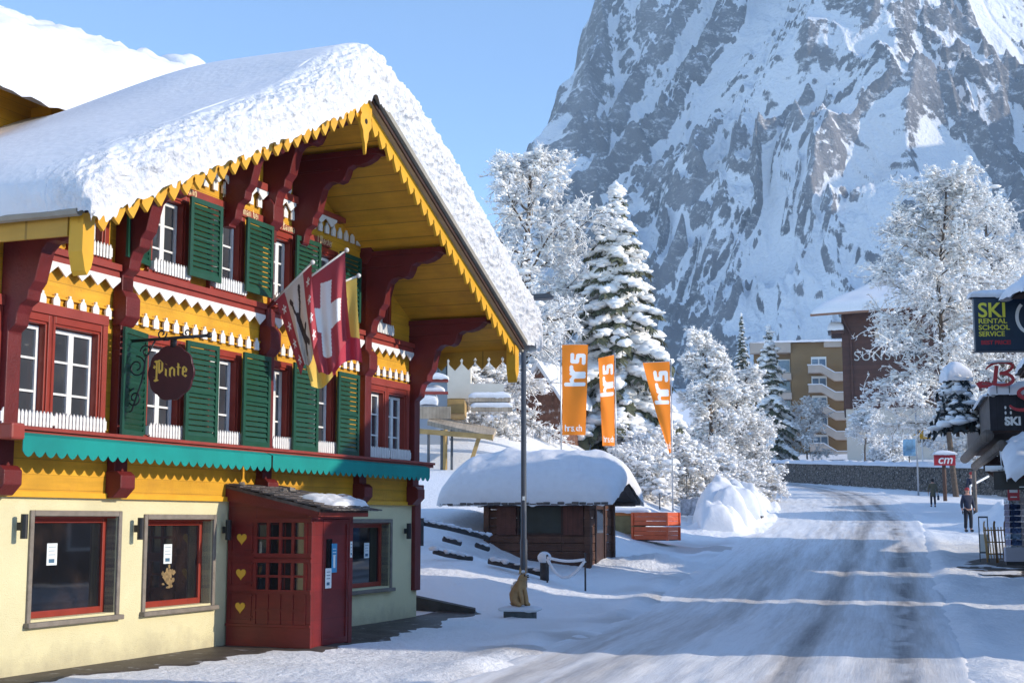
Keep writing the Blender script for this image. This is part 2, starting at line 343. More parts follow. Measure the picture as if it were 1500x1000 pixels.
def ground_z(x, y, detail=True):
    x = np.asarray(x, float); y = np.asarray(y, float); z = base_z(y)
    left = rxc(y) - rhw(y)
    wd = 4.5 + np.maximum(0, y - 33) * .25
    f = sstep(0, 1, (left - .9 - x) / wd) * sstep(28, 31, y)
    hill = np.interp(y, [29, 45, 58, 76, 110, 400], [0, 1.68, 2.65, 6.3, 9.7, 9.7]) * f
    hill = hill + np.maximum(0, y - 110) * .02 * f
    hill = hill * (1 - .72 * np.exp(-(((x - .6) / 2.0) ** 2 + ((y - 39.2) / 2.2) ** 2) ** 1.5))
    z = z + hill
    # ploughed berm on the left edge of the road
    bm_ = sstep(56, 60, y) * (1 - sstep(84, 96, y))
    z = z + 1.05 * bm_ * np.exp(-(np.abs(x - (left - 1.25)) / 1.0) ** 4) * (.85 + .22 * fbm(x * .35, y * .16, o=2)) + .30 * bm_ * np.abs(fbm(x * 1.1, y * .8, o=3)) * (np.abs(x - left + 1.25) < 1.7)
    # terrace behind the stone wall
    sdw = wall_sd(x, y); z = z + np.where(y > 95, sstep(.2, .9, sdw) * (1.9 * sstep(96, 110, y)) + np.clip(sdw - 1, 0, 60) * .035, 0)
    # low ridges of pushed snow along both road edges
    rt = rxc(y) + rhw(y)
    z = z + .05 * np.exp(-((x - rt - .45) / .38) ** 2) * (1 + .8 * fbm(x * 1.3, y * .9)) * (y < 130)
    z = z + .07 * np.exp(-((x - left + .4) / .5) ** 2) * (1 + .8 * fbm(x * 1.3, y * .9)) * (y < 56)
    # snow heap right of the hut
    z = z + .42 * np.exp(-(((x - 4.2) / 1.3) ** 2 + ((y - 41.6) / 1.1) ** 2) ** 1.5) * (.9 + .4 * fbm(x * 1.4, y * 1.4) + .25 * np.abs(vnoise(x * 4, y * 4)))
    z = z + 1.5 * np.exp(-(((x - 21.5) / 1.3) ** 2 + ((y - 62.) / 2.2) ** 2)) * (1 + .3 * fbm(x, y))
    if detail:
        road = 1 - sstep(-.2, .5, np.abs(x - rxc(y)) - rhw(y))
        far = np.clip(y / 60, .4, 3)
        n = .035 * fbm(x * .9, y * .9, o=3) + .02 * fbm(x * 3.1, y * 3.1, o=3) * (y < 90) + .10 * fbm(x * .22, y * .22, o=2) * sstep(24, 40, y)
        n = n + .035 * np.minimum(0, vnoise(x * 4.3, y * 4.3) + .15) * (y < 60) * sstep(.6, 1.2, x - rt) # trodden footprints
        n = n * (1 - road) + np.where(y > 30, 0, 0)
        hs = ((x + 1.875) * .932 - (y - 28.353) * .363)      # distance in front of the chalet facade
        n = n * sstep(-.2, 1.6, hs + (y > 30) * 5)
        z = z + n * np.where(y < 200, 1, far) - .05 * road
    return z
def dirtmap(x, y):
    left = rxc(y) - rhw(y)
    d = .75 * np.exp(-(((x - 6.4) / 2.6) ** 2 + ((y - 50) / 3.0) ** 2))
    d = d + .5 * np.exp(-((x - left + .3) / .9) ** 2) * (y < 40) * sstep(8, 16, y)
    d = d + .6 * np.exp(-((np.asarray(x) - 14.7) / 1.0) ** 2) * sstep(36, 39, y) * (1 - sstep(45, 48, y))
    return np.clip(d * (.4 + .6 * vnoise(x * .8, y * .8)), 0, .4)
def snowdirt(name, bump, bscale, dist, col):
    m = snowmat(name, bump, bscale, dist, col); nt = m.node_tree; N = nt.nodes; L = nt.links; b = N["Principled BSDF"]
    src = b.inputs["Base Color"].links[0].from_socket
    at = N.new("ShaderNodeAttribute"); at.attribute_name = "dirt"; tc = N["Texture Coordinate"]
    nz = N.new("ShaderNodeTexNoise"); nz.inputs["Scale"].default_value = 6; nz.inputs["Detail"].default_value = 9; nz.inputs["Roughness"].default_value = .7
    L.new(tc.outputs["Object"], nz.inputs["Vector"])
    mm = N.new("ShaderNodeMath"); mm.operation = 'MULTIPLY_ADD'; L.new(nz.outputs[0], mm.inputs[0]); mm.inputs[1].default_value = .5; mm.inputs[2].default_value = -.25
    sm = N.new("ShaderNodeMath"); sm.operation = 'MULTIPLY'; L.new(mm.outputs[0], sm.inputs[0]); L.new(at.outputs["Fac"], sm.inputs[1])
    ad = N.new("ShaderNodeMath"); ad.operation = 'ADD'; L.new(at.outputs["Fac"], ad.inputs[0]); L.new(sm.outputs[0], ad.inputs[1])
    rp = N.new("ShaderNodeValToRGB"); e = rp.color_ramp.elements; e[0].position = 0; e[0].color = (*col, 1); e[1].position = 1; e[1].color = (.21, .20, .20, 1)
    q = e.new(.4); q.color = (.55, .53, .52, 1); L.new(ad.outputs[0], rp.inputs[0]); L.new(rp.outputs[0], b.inputs["Base Color"]); return m
M_ground = snowdirt("snow_field", .8, 7, .07, (.85, .86, .88))
M_road = snowdirt("packed_snow", .35, 16, .02, (.79, .80, .82))
def tread(m):
    nt = m.node_tree; N = nt.nodes; L = nt.links; a = N.new("ShaderNodeAttribute"); a.attribute_name = "tv"; b = N.new("ShaderNodeAttribute"); b.attribute_name = "ts"; c = N.new("ShaderNodeCombineXYZ")
    L.new(a.outputs["Fac"], c.inputs[0]); L.new(b.outputs["Fac"], c.inputs[1]); out = []
    for sx_, sy_, dt in ((9, .35, 6), (26, 1.1, 8)):
        mp = N.new("ShaderNodeMapping"); mp.inputs["Scale"].default_value = (sx_, sy_, 1); n = N.new("ShaderNodeTexNoise"); n.inputs["Scale"].default_value = 1; n.inputs["Detail"].default_value = dt; n.inputs["Roughness"].default_value = .7
        L.new(c.outputs[0], mp.inputs[0]); L.new(mp.outputs[0], n.inputs["Vector"]); out.append(n.outputs[0])
    s1 = N.new("ShaderNodeMath"); s1.operation = 'ADD'; L.new(out[0], s1.inputs[0]); L.new(out[1], s1.inputs[1])
    s2 = N.new("ShaderNodeMath"); s2.operation = 'MULTIPLY_ADD'; L.new(s1.outputs[0], s2.inputs[0]); s2.inputs[1].default_value = .5; s2.inputs[2].default_value = -.5
    rp = [n for n in N if n.type == 'VALTORGB' and len(n.color_ramp.elements) == 3][0]; src = rp.inputs[0].links[0].from_socket
    s3 = N.new("ShaderNodeMath"); s3.operation = 'ADD'; L.new(src, s3.inputs[0]); L.new(s2.outputs[0], s3.inputs[1]); L.new(s3.outputs[0], rp.inputs[0])
    bp = [n for n in N if n.type == 'BUMP'][0]; h0 = bp.inputs['Height'].links[0].from_socket; s4 = N.new("ShaderNodeMath"); s4.operation = 'ADD'; L.new(h0, s4.inputs[0]); L.new(s1.outputs[0], s4.inputs[1]); L.new(s4.outputs[0], bp.inputs['Height'])
tread(M_road)
gx = np.unique(np.concatenate([np.linspace(-900, -60, 25), np.linspace(-60, -12, 60), np.arange(-12, 22, .16), np.arange(22, 48, .4), np.linspace(48, 120, 50), np.linspace(120, 1100, 30)]))
gy = np.unique(np.concatenate([np.linspace(-60, 12, 50), np.arange(12, 46, .16), np.arange(46, 90, .3), np.arange(90, 210, .8), np.linspace(210, 1300, 70)]))
X, Y = np.meshgrid(gx, gy); Z = ground_z(X, Y)
tag(npmesh("ground", np.stack([X, Y, Z], 2).reshape(-1, 3), gridF(len(gy), len(gx)), M_ground, attrs={"dirt": dirtmap(X, Y)}), kind='structure')
# the road: a sheet following its centre line, tyre tracks worn through the packed snow
ry = np.concatenate([np.arange(-20, 12, 1.), np.arange(12, 60, .2), np.arange(60, 156, .5)]); cl = [(rxc(t), t) for t in ry]
th = np.linspace(0, math.radians(100), 40)[1:]; cl = np.array(cl + [(27.5 - 14 * (1 - math.cos(a)), 156 + 14 * math.sin(a)) for a in th])
cl = np.array([np.convolve(np.pad(cl[:, k], 6, 'edge'), np.ones(13) / 13, 'valid') for k in (0, 1)]).T
tg = np.gradient(cl, axis=0); tg /= np.linalg.norm(tg, axis=1)[:, None]; nr = np.stack([tg[:, 1], -tg[:, 0]], 1)
vv = np.linspace(-1, 1, 131); hw = rhw(cl[:, 1]) + .25; V2 = vv[None, :] * hw[:, None]
RX = cl[:, 0:1] + nr[:, 0:1] * V2; RY = cl[:, 1:2] + nr[:, 1:2] * V2
s_ = np.concatenate([[0], np.cumsum(np.linalg.norm(np.diff(cl, axis=0), axis=1))])[:, None]
def g(v0, w): return np.exp(-((V2 - v0[:, None]) / w) ** 2)
yy = cl[:, 1]; nA = sstep(-.1, .35, fbm(s_ * .55, V2 * 1.6, o=4)); nB = .5 + .5 * fbm(s_ * .12, V2 * 3, o=4)
tB2 = np.interp(yy, [17, 32, 45, 60, 78, 100], [.75, .7, 1.0, 1.2, 1.65, 1.4]); tA = np.interp(yy, [17, 48, 86], [2.15, 2.45, 2.4]); tB = np.interp(yy, [17, 32, 52, 76, 100], [-1.6, -1.1, .4, 1.5, 1.0]); tC = np.interp(yy, [17, 30, 38, 52, 76], [-2.5, -2.5, -1.6, -.9, .1]); tD = tA - 1.55
dirt = .62 * g(tA, .24) * (.25 + .9 * nA) + .34 * g(tA, .7) + .50 * g(tB2, .20) * (.25 + .85 * nB) + .16 * g(tB2, .55) + .42 * g(tB, .42) * (.4 + .6 * nB) + .42 * g(tC, .55) * (.3 + .7 * nB) + .30 * g(tD, .3) * nB
dirt = dirt * .8 + .06 * g(tB, 1.4) + .02 + .07 * fbm(s_ * .1, V2 * 2.2, o=3) + .09 * fbm(s_ * .3, V2 * 7, o=2) + .06 * fbm(s_ * .5, V2 * 18, o=2)
edge = sstep(.78, .99, np.abs(vv))[None, :]; dirt = np.clip(dirt * (1 - edge), 0, 1)
RZ = base_z(RY) + .012 - .035 * np.clip(dirt, 0, .6) + .012 * fbm(RX * 2.5, RY * 2.5, o=2) - .09 * sstep(.93, 1, np.abs(vv))[None, :] + .02 * fbm(s_ * .3, V2 * 2.5, o=2)
tag(npmesh("road", np.stack([RX, RY, RZ], 2).reshape(-1, 3), gridF(len(cl), len(vv), True), M_road, attrs={"dirt": dirt, "tv": V2, "ts": s_ + 0 * V2}), kind='structure')

# ------------------------------------------------------------------ mountain
def smin(a, b, k): h = np.clip(.5 + .5 * (b - a) / k, 0, 1); return b + (a - b) * h - k * h * (1 - h)
def blur(H, r):
    for ax in (0, 1):
        c = np.cumsum(np.pad(H, [(r + 1, r) if a == ax else (0, 0) for a in (0, 1)], 'edge'), axis=ax)
        H = (np.take(c, range(2 * r + 1, c.shape[ax]), ax) - np.take(c, range(0, c.shape[ax] - 2 * r - 1), ax)) / (2 * r + 1)
    return H
def musgrave(x, y, o, g=2.0, lac=2.05):
    s = 0; w = 1.0; a = 1.0
    for i in range(o):
        v = (1 - np.abs(vnoise(x * lac ** i + 13.1 * i, y * lac ** i + 7.7 * i))) ** 2 * w; w = np.clip(v * g, 0, 1); s = s + v * a; a *= .52
    return s
def mountain():
    dx, dy = 1.15, .95; x = np.arange(-200, 620, dx); y = np.arange(810, 1470, dy); X, Y = np.meshgrid(x, y)
    p = .60 * X - .80 * Y; r = .80 * X + .60 * Y
    wx = 38 * fbm(X / 130 + 3, Y / 130, o=4); wy = 38 * fbm(X / 130, Y / 130 + 8, o=4); p2 = p + wx; r2 = r + wy
    A = -1220 + 1.2 * Y + .9 * X
    rug = np.clip(.75 + 1.1 * vnoise(X / 120 + 5, Y / 120), .15, 1.7)
    A = A + 44 * (musgrave(p2 / 120, r2 / 300, 3) - .9) + rug * 24 * (musgrave(p2 / 46 + 3, r2 / 85, 5) - .8)
    B = 398 - .6 * (X - 307) + 1.544 * (Y - 1118) + 34 * (musgrave((X + wx) / 60, (Y + wy) / 70, 6) - .9)
    Cl = 343 + 2.6 * (X - 24.7) + .15 * (Y - 1284) + 60 * (musgrave((Y + wy) / 95, (X + wx) / 130, 6) - .95)
    H = smin(smin(A, B, 8), Cl, 6)
    # broken strata dipping across the face
    q = (H * .8 + X * .45 + 40 * fbm(X / 75, Y / 75, o=3)); sa_ = np.clip(vnoise(X / 55, Y / 55) + .15, 0, 1)
    for per, am in ((27., 5.0), (11., 2.4)): fr = q / per - np.floor(q / per); H = H + am * (sstep(.3, .7, fr) - fr) * sa_
    H = H + (2.2 * fbm(X / 10, Y / 10, o=3) + 1.2 * ridged(X / 3.8, Y / 3.8, 2)) * np.clip(.6 + vnoise(X / 60 + 2, Y / 60), .25, 1.4)
    H = np.maximum(H, 20)
    gy_, gx_ = np.gradient(H, dy, dx); sl = np.hypot(gx_, gy_); lap = H - blur(H, 7); lap2 = H - blur(H, 26)
    rock = 1.25 * (sl - 1.62) + .11 * lap + .035 * lap2 + .45 * fbm(X / 26, Y / 26, o=4) + .55 * (vnoise(X / 90 + 7, Y / 90)) + .55 * sstep(0, 18, A - H)
    rock = rock - 1.22 - .6 * (B < A) - 1.1 * sstep(.1, .7, fbm(p2 / 60 + 4, r2 / 260, o=2)) * (Cl - H > 10)
    o = npmesh("mountain", np.stack([X, Y, H], 2).reshape(-1, 3), gridF(len(y), len(x)), M_mount, attrs={"rock": rock}); return tag(o, kind='structure')
def mount_mat():
    m = mat("snowy_rock", (.185, .18, .19), .9, .35, .02, 0, spec=.1); nt = m.node_tree; N = nt.nodes; L = nt.links; b = N["Principled BSDF"]
    rock = b.inputs["Base Color"].links[0].from_socket; tc = N["Texture Coordinate"]
    at_ = N.new("ShaderNodeAttribute"); at_.attribute_name = "rock"
    n1 = N.new("ShaderNodeTexNoise"); n1.inputs["Scale"].default_value = .10; n1.inputs["Detail"].default_value = 12; n1.inputs["Roughness"].default_value = .82; L.new(tc.outputs["Object"], n1.inputs["Vector"])
    a = N.new("ShaderNodeMath"); a.operation = 'MULTIPLY_ADD'; L.new(n1.outputs[0], a.inputs[0]); a.inputs[1].default_value = -5.4; a.inputs[2].default_value = 2.7
    a2 = N.new("ShaderNodeMath"); a2.operation = 'SUBTRACT'; L.new(a.outputs[0], a2.inputs[0]); L.new(at_.outputs["Fac"], a2.inputs[1])
    mr = N.new("ShaderNodeMapRange"); L.new(a2.outputs[0], mr.inputs[0]); mr.inputs[1].default_value = -.25; mr.inputs[2].default_value = .15; mr.clamp = True
    nd = N.new("ShaderNodeTexNoise"); nd.inputs["Scale"].default_value = .12; nd.inputs["Detail"].default_value = 8; nd.inputs["Roughness"].default_value = .8
    mpd = N.new("ShaderNodeMapping"); mpd.inputs["Rotation"].default_value = (0, .5, .6); mpd.inputs["Scale"].default_value = (.8, 1, 1.3); L.new(tc.outputs["Object"], mpd.inputs[0]); L.new(mpd.outputs[0], nd.inputs["Vector"])
    md = N.new("ShaderNodeMapRange"); L.new(nd.outputs[0], md.inputs[0]); md.inputs[1].default_value = .53; md.inputs[2].default_value = .63; md.inputs[4].default_value = .8
    mm_ = N.new("ShaderNodeMath"); mm_.operation = 'MAXIMUM'; L.new(mr.outputs[0], mm_.inputs[0]); L.new(md.outputs[0], mm_.inputs[1])
    mx = N.new("ShaderNodeMix"); mx.data_type = 'RGBA'; L.new(mm_.outputs[0], mx.inputs[0]); L.new(rock, mx.inputs[6]); mx.inputs[7].default_value = (.84, .85, .88, 1)
    L.new(mx.outputs[2], b.inputs["Base Color"])
    n3 = N.new("ShaderNodeTexNoise"); n3.inputs["Scale"].default_value = .35; n3.inputs["Detail"].default_value = 8; L.new(tc.outputs["Object"], n3.inputs["Vector"])
    bp = N.new("ShaderNodeBump"); bp.inputs["Strength"].default_value = .7; bp.inputs["Distance"].default_value = 3.0; L.new(n3.outputs[0], bp.inputs["Height"]); L.new(bp.outputs[0], b.inputs["Normal"])
    return m
M_mount = mount_mat(); mountain()
# the valley's other ridge, east of the picture: it throws the long shadow over the mountain's foot
hx = np.linspace(560, 1000, 40); hy = np.linspace(520, 1250, 50); HX, HY = np.meshgrid(hx, hy)
HZ = 40 + 400 * np.exp(-((HX - 790) / 130) ** 2) * sstep(560, 700, HY) * (1 - sstep(1100, 1240, HY)) + 40 * fbm(HX / 120, HY / 120)
tag(npmesh("hills", np.stack([HX, HY, HZ], 2).reshape(-1, 3), gridF(50, 40), M_mount), kind='structure')

# ------------------------------------------------------------------ the yellow chalet
# local frame of the chalet: x = along the street facade (0 = far corner), y = -(distance in front of the facade), z up
HA = R(68.7)
house = empty('chalet', (-1.875, 28.353, 0), HA, 'yellow timber chalet with oxblood posts, green shutters and a thick snow-covered gable roof', 'chalet')
UC, UL, UR = -6.05, -12.2, .05
def sof(u): return 8.53 - .474 * abs(u - UC)
def B(mb, u0, u1, w0, w1, z0, z1, m=0): return mb.box((u0, -w0, z0), (u1, -w1, z1), m)
def wall(name, us, holes, z0, top, m, w=0, th=.2, parent=None):
    us = sorted(set(us + [h[0] for h in holes] + [h[1] for h in holes])); mb = MB()
    for a, b in zip(us[:-1], us[1:]):
        mid = (a + b) / 2; cuts = sorted([(h[2], h[3]) for h in holes if h[0] <= mid <= h[1]]); z = z0; segs = []
        for c in cuts: segs.append((z, z, c[0], c[0])); z = c[1]
        segs.append((z, z, top(a), top(b)))
        for (za, zb, zc, zd) in segs: mb.prism([(a, za), (b, zb), (b, zd), (a, zc)], 1, -w, -w + th)
    return mb.build(name, m, parent or house)
SH0, SHP, SHW = -8.33, 1.545, .82
cols = [(-9.05, -8.26), (-7.5, -6.72), (-5.72, -5.15), (-4.42, -3.62)]
F1 = [(a, b, 3.08, 4.40) for a, b in cols] + [(-12.02, -11.18, 3.08, 4.40), (-11.05, -10.12, 3.08, 4.40), (-2.32, -1.58, 3.08, 4.32), (-1.42, -.66, 3.08, 4.32)]
F2 = [(a, b, 5.42, 6.56) for a, b in cols]
F2s = [(-10.75, -10.12, 5.42, 6.08), (-2.05, -1.45, 5.42, 6.08), (-4.75, -4.2, 7.05, 7.4)]
wall('timber_wall', [UL, UC, UR], F1 + F2 + F2s[:2], 2.2, lambda u: sof(u) + .03, M_yel)
GW = [(-11.3, -9.45, .6, 2.03), (-8.94, -7.13, .6, 1.99), (-3.0, -1.08, .6, 1.93)]
gh = [(a + .075, b - .075, c + .075, d - .075) for a, b, c, d in GW]
wall('stucco_wall', [UL, UR], gh, -.5, lambda u: 2.215, M_str, w=-.03)
mb = MB(); B(mb, UL, UL + .15, -.2, -12, -.5, 5.65); B(mb, UR - .15, UR, -.2, -12, -.5, 5.65); B(mb, UL, UR, -11.8, -12, -.5, 5.7)
mb.build('side_wall', M_yel, house)
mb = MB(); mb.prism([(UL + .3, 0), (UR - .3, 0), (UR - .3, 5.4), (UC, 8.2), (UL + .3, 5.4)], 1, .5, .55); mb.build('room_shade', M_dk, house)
# lower plinth, beam between stucco and timber
mb = MB(); B(mb, UL, UR, .035, -.02, 2.19, 2.26); mb.build('timber_beam', M_yelp, house)
# ---- windows of the two timber storeys
def picket(u0, u1, z, par, h=.2, w=.13):
    mb = MB(); n = max(4, int((u1 - u0) / .066)); p = (u1 - u0) / n
    for i in range(n):
        a = u0 + i * p; mb.prism([(a + .012, z), (a + p - .012, z), (a + p - .012, z + h * .82), (a + p / 2, z + h), (a + .012, z + h * .82)], 1, -w, -w + .018)
    for zz in (z + .035, z + h * .58): B(mb, u0, u1, w - .02, w - .032, zz, zz + .03)
    for uu in (u0, u1):
        B(mb, uu - .012, uu + .012, w, .02, z + .03, z + h * .75)
    return mb.build('picket_trim', M_wht, par)
def window(h, trim=.1, pick=True, lab=None, curtain=True, rows=3):
    a, b, c, d = h; mb = MB()
    for q in ((a - trim, a, c, d + trim), (b, b + trim, c, d + trim), (a, b, d, d + trim)): B(mb, q[0], q[1], .05, -.18, q[2], q[3], 0)
    B(mb, a - trim - .02, b + trim + .02, .09, -.18, c - .06, c, 0)
    B(mb, a, a + .035, .03, -.15, c, d, 0); B(mb, b - .035, b, .03, -.15, c, d, 0); B(mb, a, b, .03, -.15, d - .035, d, 0)
    f = mb.build('window', M_redw, house, bevel=.008)
    if lab: f['label'] = lab
    s = MB(); a1, b1, c1, d1 = a + .04, b - .04, c + .02, d - .05; w0, w1 = -.07, -.12; fw = .05; mid = (a1 + b1) / 2
    for q in ((a1, a1 + fw), (b1 - fw, b1), (mid - .05, mid + .05)): B(s, q[0], q[1], w0, w1, c1, d1)
    for q in ((c1, c1 + fw), (d1 - fw, d1)): B(s, a1 + fw, mid - .05, w0, w1, *q); B(s, mid + .05, b1 - fw, w0, w1, *q)
    for i in range(1, rows):
        zz = c1 + (d1 - c1) * i / rows; B(s, a1 + fw, mid - .05, w0 - .005, w1, zz - .014, zz + .014); B(s, mid + .05, b1 - fw, w0 - .005, w1, zz - .014, zz + .014)
    s.build('sash', M_wht, f)
    p = MB(); B(p, a1, b1, -.10, -.115, c1, d1); p.build('pane', M_gl, f)
    if curtain:
        p = MB(); n = 14
        for k in range(2):
            x0, x1 = (a1 + .05, mid - .14) if k == 0 else (mid + .16, b1 - .07)
            for i in range(n):
                t0, t1 = x0 + (x1 - x0) * i / n, x0 + (x1 - x0) * (i + 1) / n; o = .006 * math.sin(i * 1.9)
                B(p, t0, t1, -.0985 + o * 0 - .0005, -.0995, c1 + .08, d1 - .06)
        p.build('curtain', M_curt, f) if False else None
    if pick: picket(a - .04, b + .06, c - .02, f)
    return f
for h in F1 + F2: window(h)
for h in F2s[:2]: window(h, rows=2)
# second surround line of the double windows in the end bays
for a, b, d in ((-12.14, -10.0, 4.5), (-2.44, -.54, 4.42)):
    mb = MB(); B(mb, a, b, .075, .052, d, d + .13)
    for u in ((a, a + .02), (b - .1, b)): B(mb, u[0], u[1], .065, .052, 3.08, d)
    mb.build('window_surround', M_redl, house)
# ---- shutters: frame plus slanted louvres
def shutter_mb(w_, h_):
    mb = MB(); t = .035; fw = .075
    for q in ((0, fw), (w_ - fw, w_)): mb.box((q[0], -t, 0), (q[1], 0, h_))
    for q in ((0, fw * 1.1), (h_ - fw, h_)): mb.box((fw, -t, q[0]), (w_ - fw, 0, q[1]))
    mb.box((fw, -t, h_ * .5 - .02), (w_ - fw, 0, h_ * .5 + .02)); n = int(h_ / .088)
    for i in range(n):
        z = fw * 1.1 + (h_ - 2.1 * fw) * (i + .5) / n
        mb.add([(fw, -t * .95, z - .038), (w_ - fw, -t * .95, z - .038), (w_ - fw, -.002, z + .03), (fw, -.002, z + .03),
                (fw, -t * .95 + .006, z - .044), (w_ - fw, -t * .95 + .006, z - .044), (w_ - fw, .004, z + .024), (fw, .004, z + .024)],
               [(0, 1, 2, 3), (7, 6, 5, 4), (0, 4, 5, 1), (2, 6, 7, 3), (1, 5, 6, 2), (3, 7, 4, 0)])
    for z in (.2, h_ - .2): mb.box((-.012, -t - .006, z - .02), (.05, -t, z + .02))
    return mb
proto = None
for fl, (zb, hh) in enumerate(((3.04, 1.46), (5.46, 1.18))):
    proto = None
    for k in range(4):
        if proto is None: o = proto = shutter_mb(SHW, hh).build('shutter', M_grn, house)
        else: o = proto.copy(); scene.collection.objects.link(o); o.parent = house
        o.location = (SH0 + SHP * k, -.165, zb); o.rotation_euler = (0, 0, R((-1.2, .8, -.6, 1)[k]))
    o = proto.copy(); scene.collection.objects.link(o); o.parent = house; o.location = (-9.1, -.07, zb); o.rotation_euler = (0, 0, R(-166))
    o['label'] = 'half-open shutter beside the first window'
# ---- posts, brackets, ledges
def bracket_profile(top, bot, s=1.0):
    p = [(0, 0), (1.62, -.04), (1.6, -.09), (1.52, -.17), (1.40, -.23), (1.26, -.26), (1.15, -.25), (1.06, -.30), (1.03, -.40), (.97, -.50), (.88, -.53), (.78, -.50), (.68, -.52), (.60, -.60), (.56, -.74), (.53, -.86),
         (.50, -.98), (.42, -1.08), (.40, -1.2), (.30, -1.26), (.26, -1.36), (.24, -1.5), (.14, -1.58)]
    return [(a, top + b) for a, b in p] + [(.14, bot), (0, bot)]
for u, bot, wd in ((-11.9, 4.3, .24), (-9.7, 4.45, .25), (-7.12, 6.75, .2), (-5.92, 6.7, .25), (-5.0, 6.72, .2), (-2.45, 5.2, .25), (-.33, 4.35, .25)):
    mb = MB(); pr = bracket_profile(sof(u) - .0, min(bot, sof(u) - 1.62)); mb.prism([(-a, z) for a, z in pr], 0, u - wd / 2, u + wd / 2)
    t = sof(u); B(mb, u - wd / 2 - .035, u + wd / 2 + .035, 1.66, 0.0, t - .1, t - .002)
    B(mb, u - wd / 2 - .015, u + wd / 2 + .015, .9, .0, t - .33, t - .29)
    mb.build('bracket', M_red, house, bevel=.015)
for u, z0, z1 in ((-11.9, 3.0, 4.4), (-9.7, 3.0, 6.7), (-5.92, 3.0, 5.3), (-5.92, 6.4, 6.9), (-2.45, 3.0, 6.9), (-.33, 3.0, 4.4)):
    mb = MB(); B(mb, u - .125, u + .125, .14, 0, z0, z1)
    for zc in ([4.55] if z1 > 4.5 and z0 < 4 else []) + ([] if z1 < 6.8 else [6.62]):
        mb.prism([(-.02, zc - .02), (-.14, zc - .02), (-.24, zc + .10), (-.24, zc + .36), (-.17, zc + .46), (-.02, zc + .46)], 0, u - .16, u + .16)
    mb.build('post', M_red, house, bevel=.012)
mb = MB(); B(mb, UL, UR - .08, .40, 0, 2.985, 3.03); B(mb, UL, UR - .08, .36, .0, 2.93, 2.984); mb.build('ledge', M_redl, house, bevel=.006)
bays = [(-11.77, -9.83), (-9.57, -6.05), (-5.79, -2.58), (-2.32, -.46)]
mb = MB()
for a, b in bays: B(mb, a, b, .14, 0, 5.27, 5.36); B(mb, a, b, .10, 0, 5.18, 5.269)
mb.build('sill_board', M_redl, house, bevel=.005)
mb = MB(); B(mb, -5.77, -4.9, .13, 0, 7.2, 7.32); B(mb, -7.4, -6.1, .13, 0, 7.2, 7.32); B(mb, -4.85, -3.4, .13, 0, 7.2, 7.29); mb.build('sill_board', M_redl, house)
mb = MB(); B(mb, -8.3, -3.8, .06, 0, 6.68, 6.80); mb.build('inscription_board', M_redl, house)
# small gable pickets
picket(-5.75, -5.3, 7.33, mb and house, .2, .1)
# white zigzag trims and drop-shaped pendants
def zig(u0, u1, z, dz, n, w=.115, amp=.12):
    mb = MB(); pts = [(u0, z)]; p = (u1 - u0) / n
    low = []
    for i in range(n):
        a = u0 + i * p; low += [(a, z - dz), (a + p * .28, z - dz - amp * .55), (a + p / 2, z - dz - amp), (a + p * .72, z - dz - amp * .55)]
    low.append((u1, z - dz)); mb.prism([(u0, z)] + low + [(u1, z)], 1, -w, -w + .02); return mb
for a, b in bays: zig(a, b, 5.179, .05, max(4, int((b - a) / .3))).build('scallop_trim', M_wht, house)
for a, b in ((-8.3, -6.05), (-5.79, -5.15), (-4.86, -3.7)): zig(a, b, 7.199, .04, max(2, int((b - a) / .3))).build('scallop_trim', M_wht, house)
def drops(u0, u1, z, w=.06):
    mb = MB(); n = int((u1 - u0) / .235); p = (u1 - u0) / n; h = .19; q = .062
    for i in range(n):
        c = u0 + (i + .5) * p
        mb.prism([(c - q, z), (c + q, z), (c + q * 1.05, z + h * .55), (c + q * .6, z + h * .78), (c + .018, z + h * .82), (c + .018, z + h), (c - .018, z + h), (c - .018, z + h * .82), (c - q * .6, z + h * .78), (c - q * 1.05, z + h * .55)], 1, -w, -w + .03)
    return mb
for a, b in bays: drops(a + .05, b - .03, 4.60).build('drop_trim', M_wht, house); 
for a, b in bays:
    mb = MB(); B(mb, a, b, .045, 0, 4.73, 4.755); B(mb, a, b, .045, 0, 4.62, 4.64); mb.build('drop_rail', M_yelp, house)
for a, b in ((-8.7, -6.05), (-5.79, -2.6)): drops(a + .05, b - .03, 6.92).build('drop_trim', M_wht, house)
mb = MB(); put = lambda u, z, w: (u, -w, z)
for txt, u, z in (('n und', -8.35, 6.70), ('Meister', -7.3 + .0, 6.86), ('Bauman bei', -6.95, 6.70), ('C Baumann', -5.62, 6.70), ('l Meister', -4.3, 6.70)):
    blackletter(mb, txt, u, z, .085, .064, put, .26)
mb.build('blackletter_inscription', mat('inscription_paint', (.78, .62, .36), .6), house)
# ---- roof, eave soffit, valances
mb = MB(); EV = .72
for s in (-1, 1):
    ue = UC + s * (6.1 + EV); za, ze = 8.53, sof(ue)
    mb.prism([(UC, za), (ue, ze), (ue, ze + .04), (UC, za + .04)], 1, -1.78, 4.6)
mb.build('soffit', M_sof, house)
mb = MB()
for s in (-1, 1):
    ue = UC + s * (6.1 + EV + .06); za, ze = 8.573, sof(ue) + .043
    mb.prism([(UC, za), (ue, ze), (ue, ze + .16), (UC, za + .16)], 1, -1.92, 4.6)
mb.build('roof', M_gut, house)
mb = MB()
for s in (-1, 1):
    ue = UC + s * (6.1 + EV + .06); za, ze = 8.58, sof(ue) + .05
    mb.prism([(UC, za - .01), (ue, ze - .01), (ue, ze + .06), (UC, za + .06)], 1, -1.955, -1.925)
mb.build('roof_gap_shade', M_oldd, house)  # dark strip standing in for the shade in the slot under the roof edge
mb = MB()
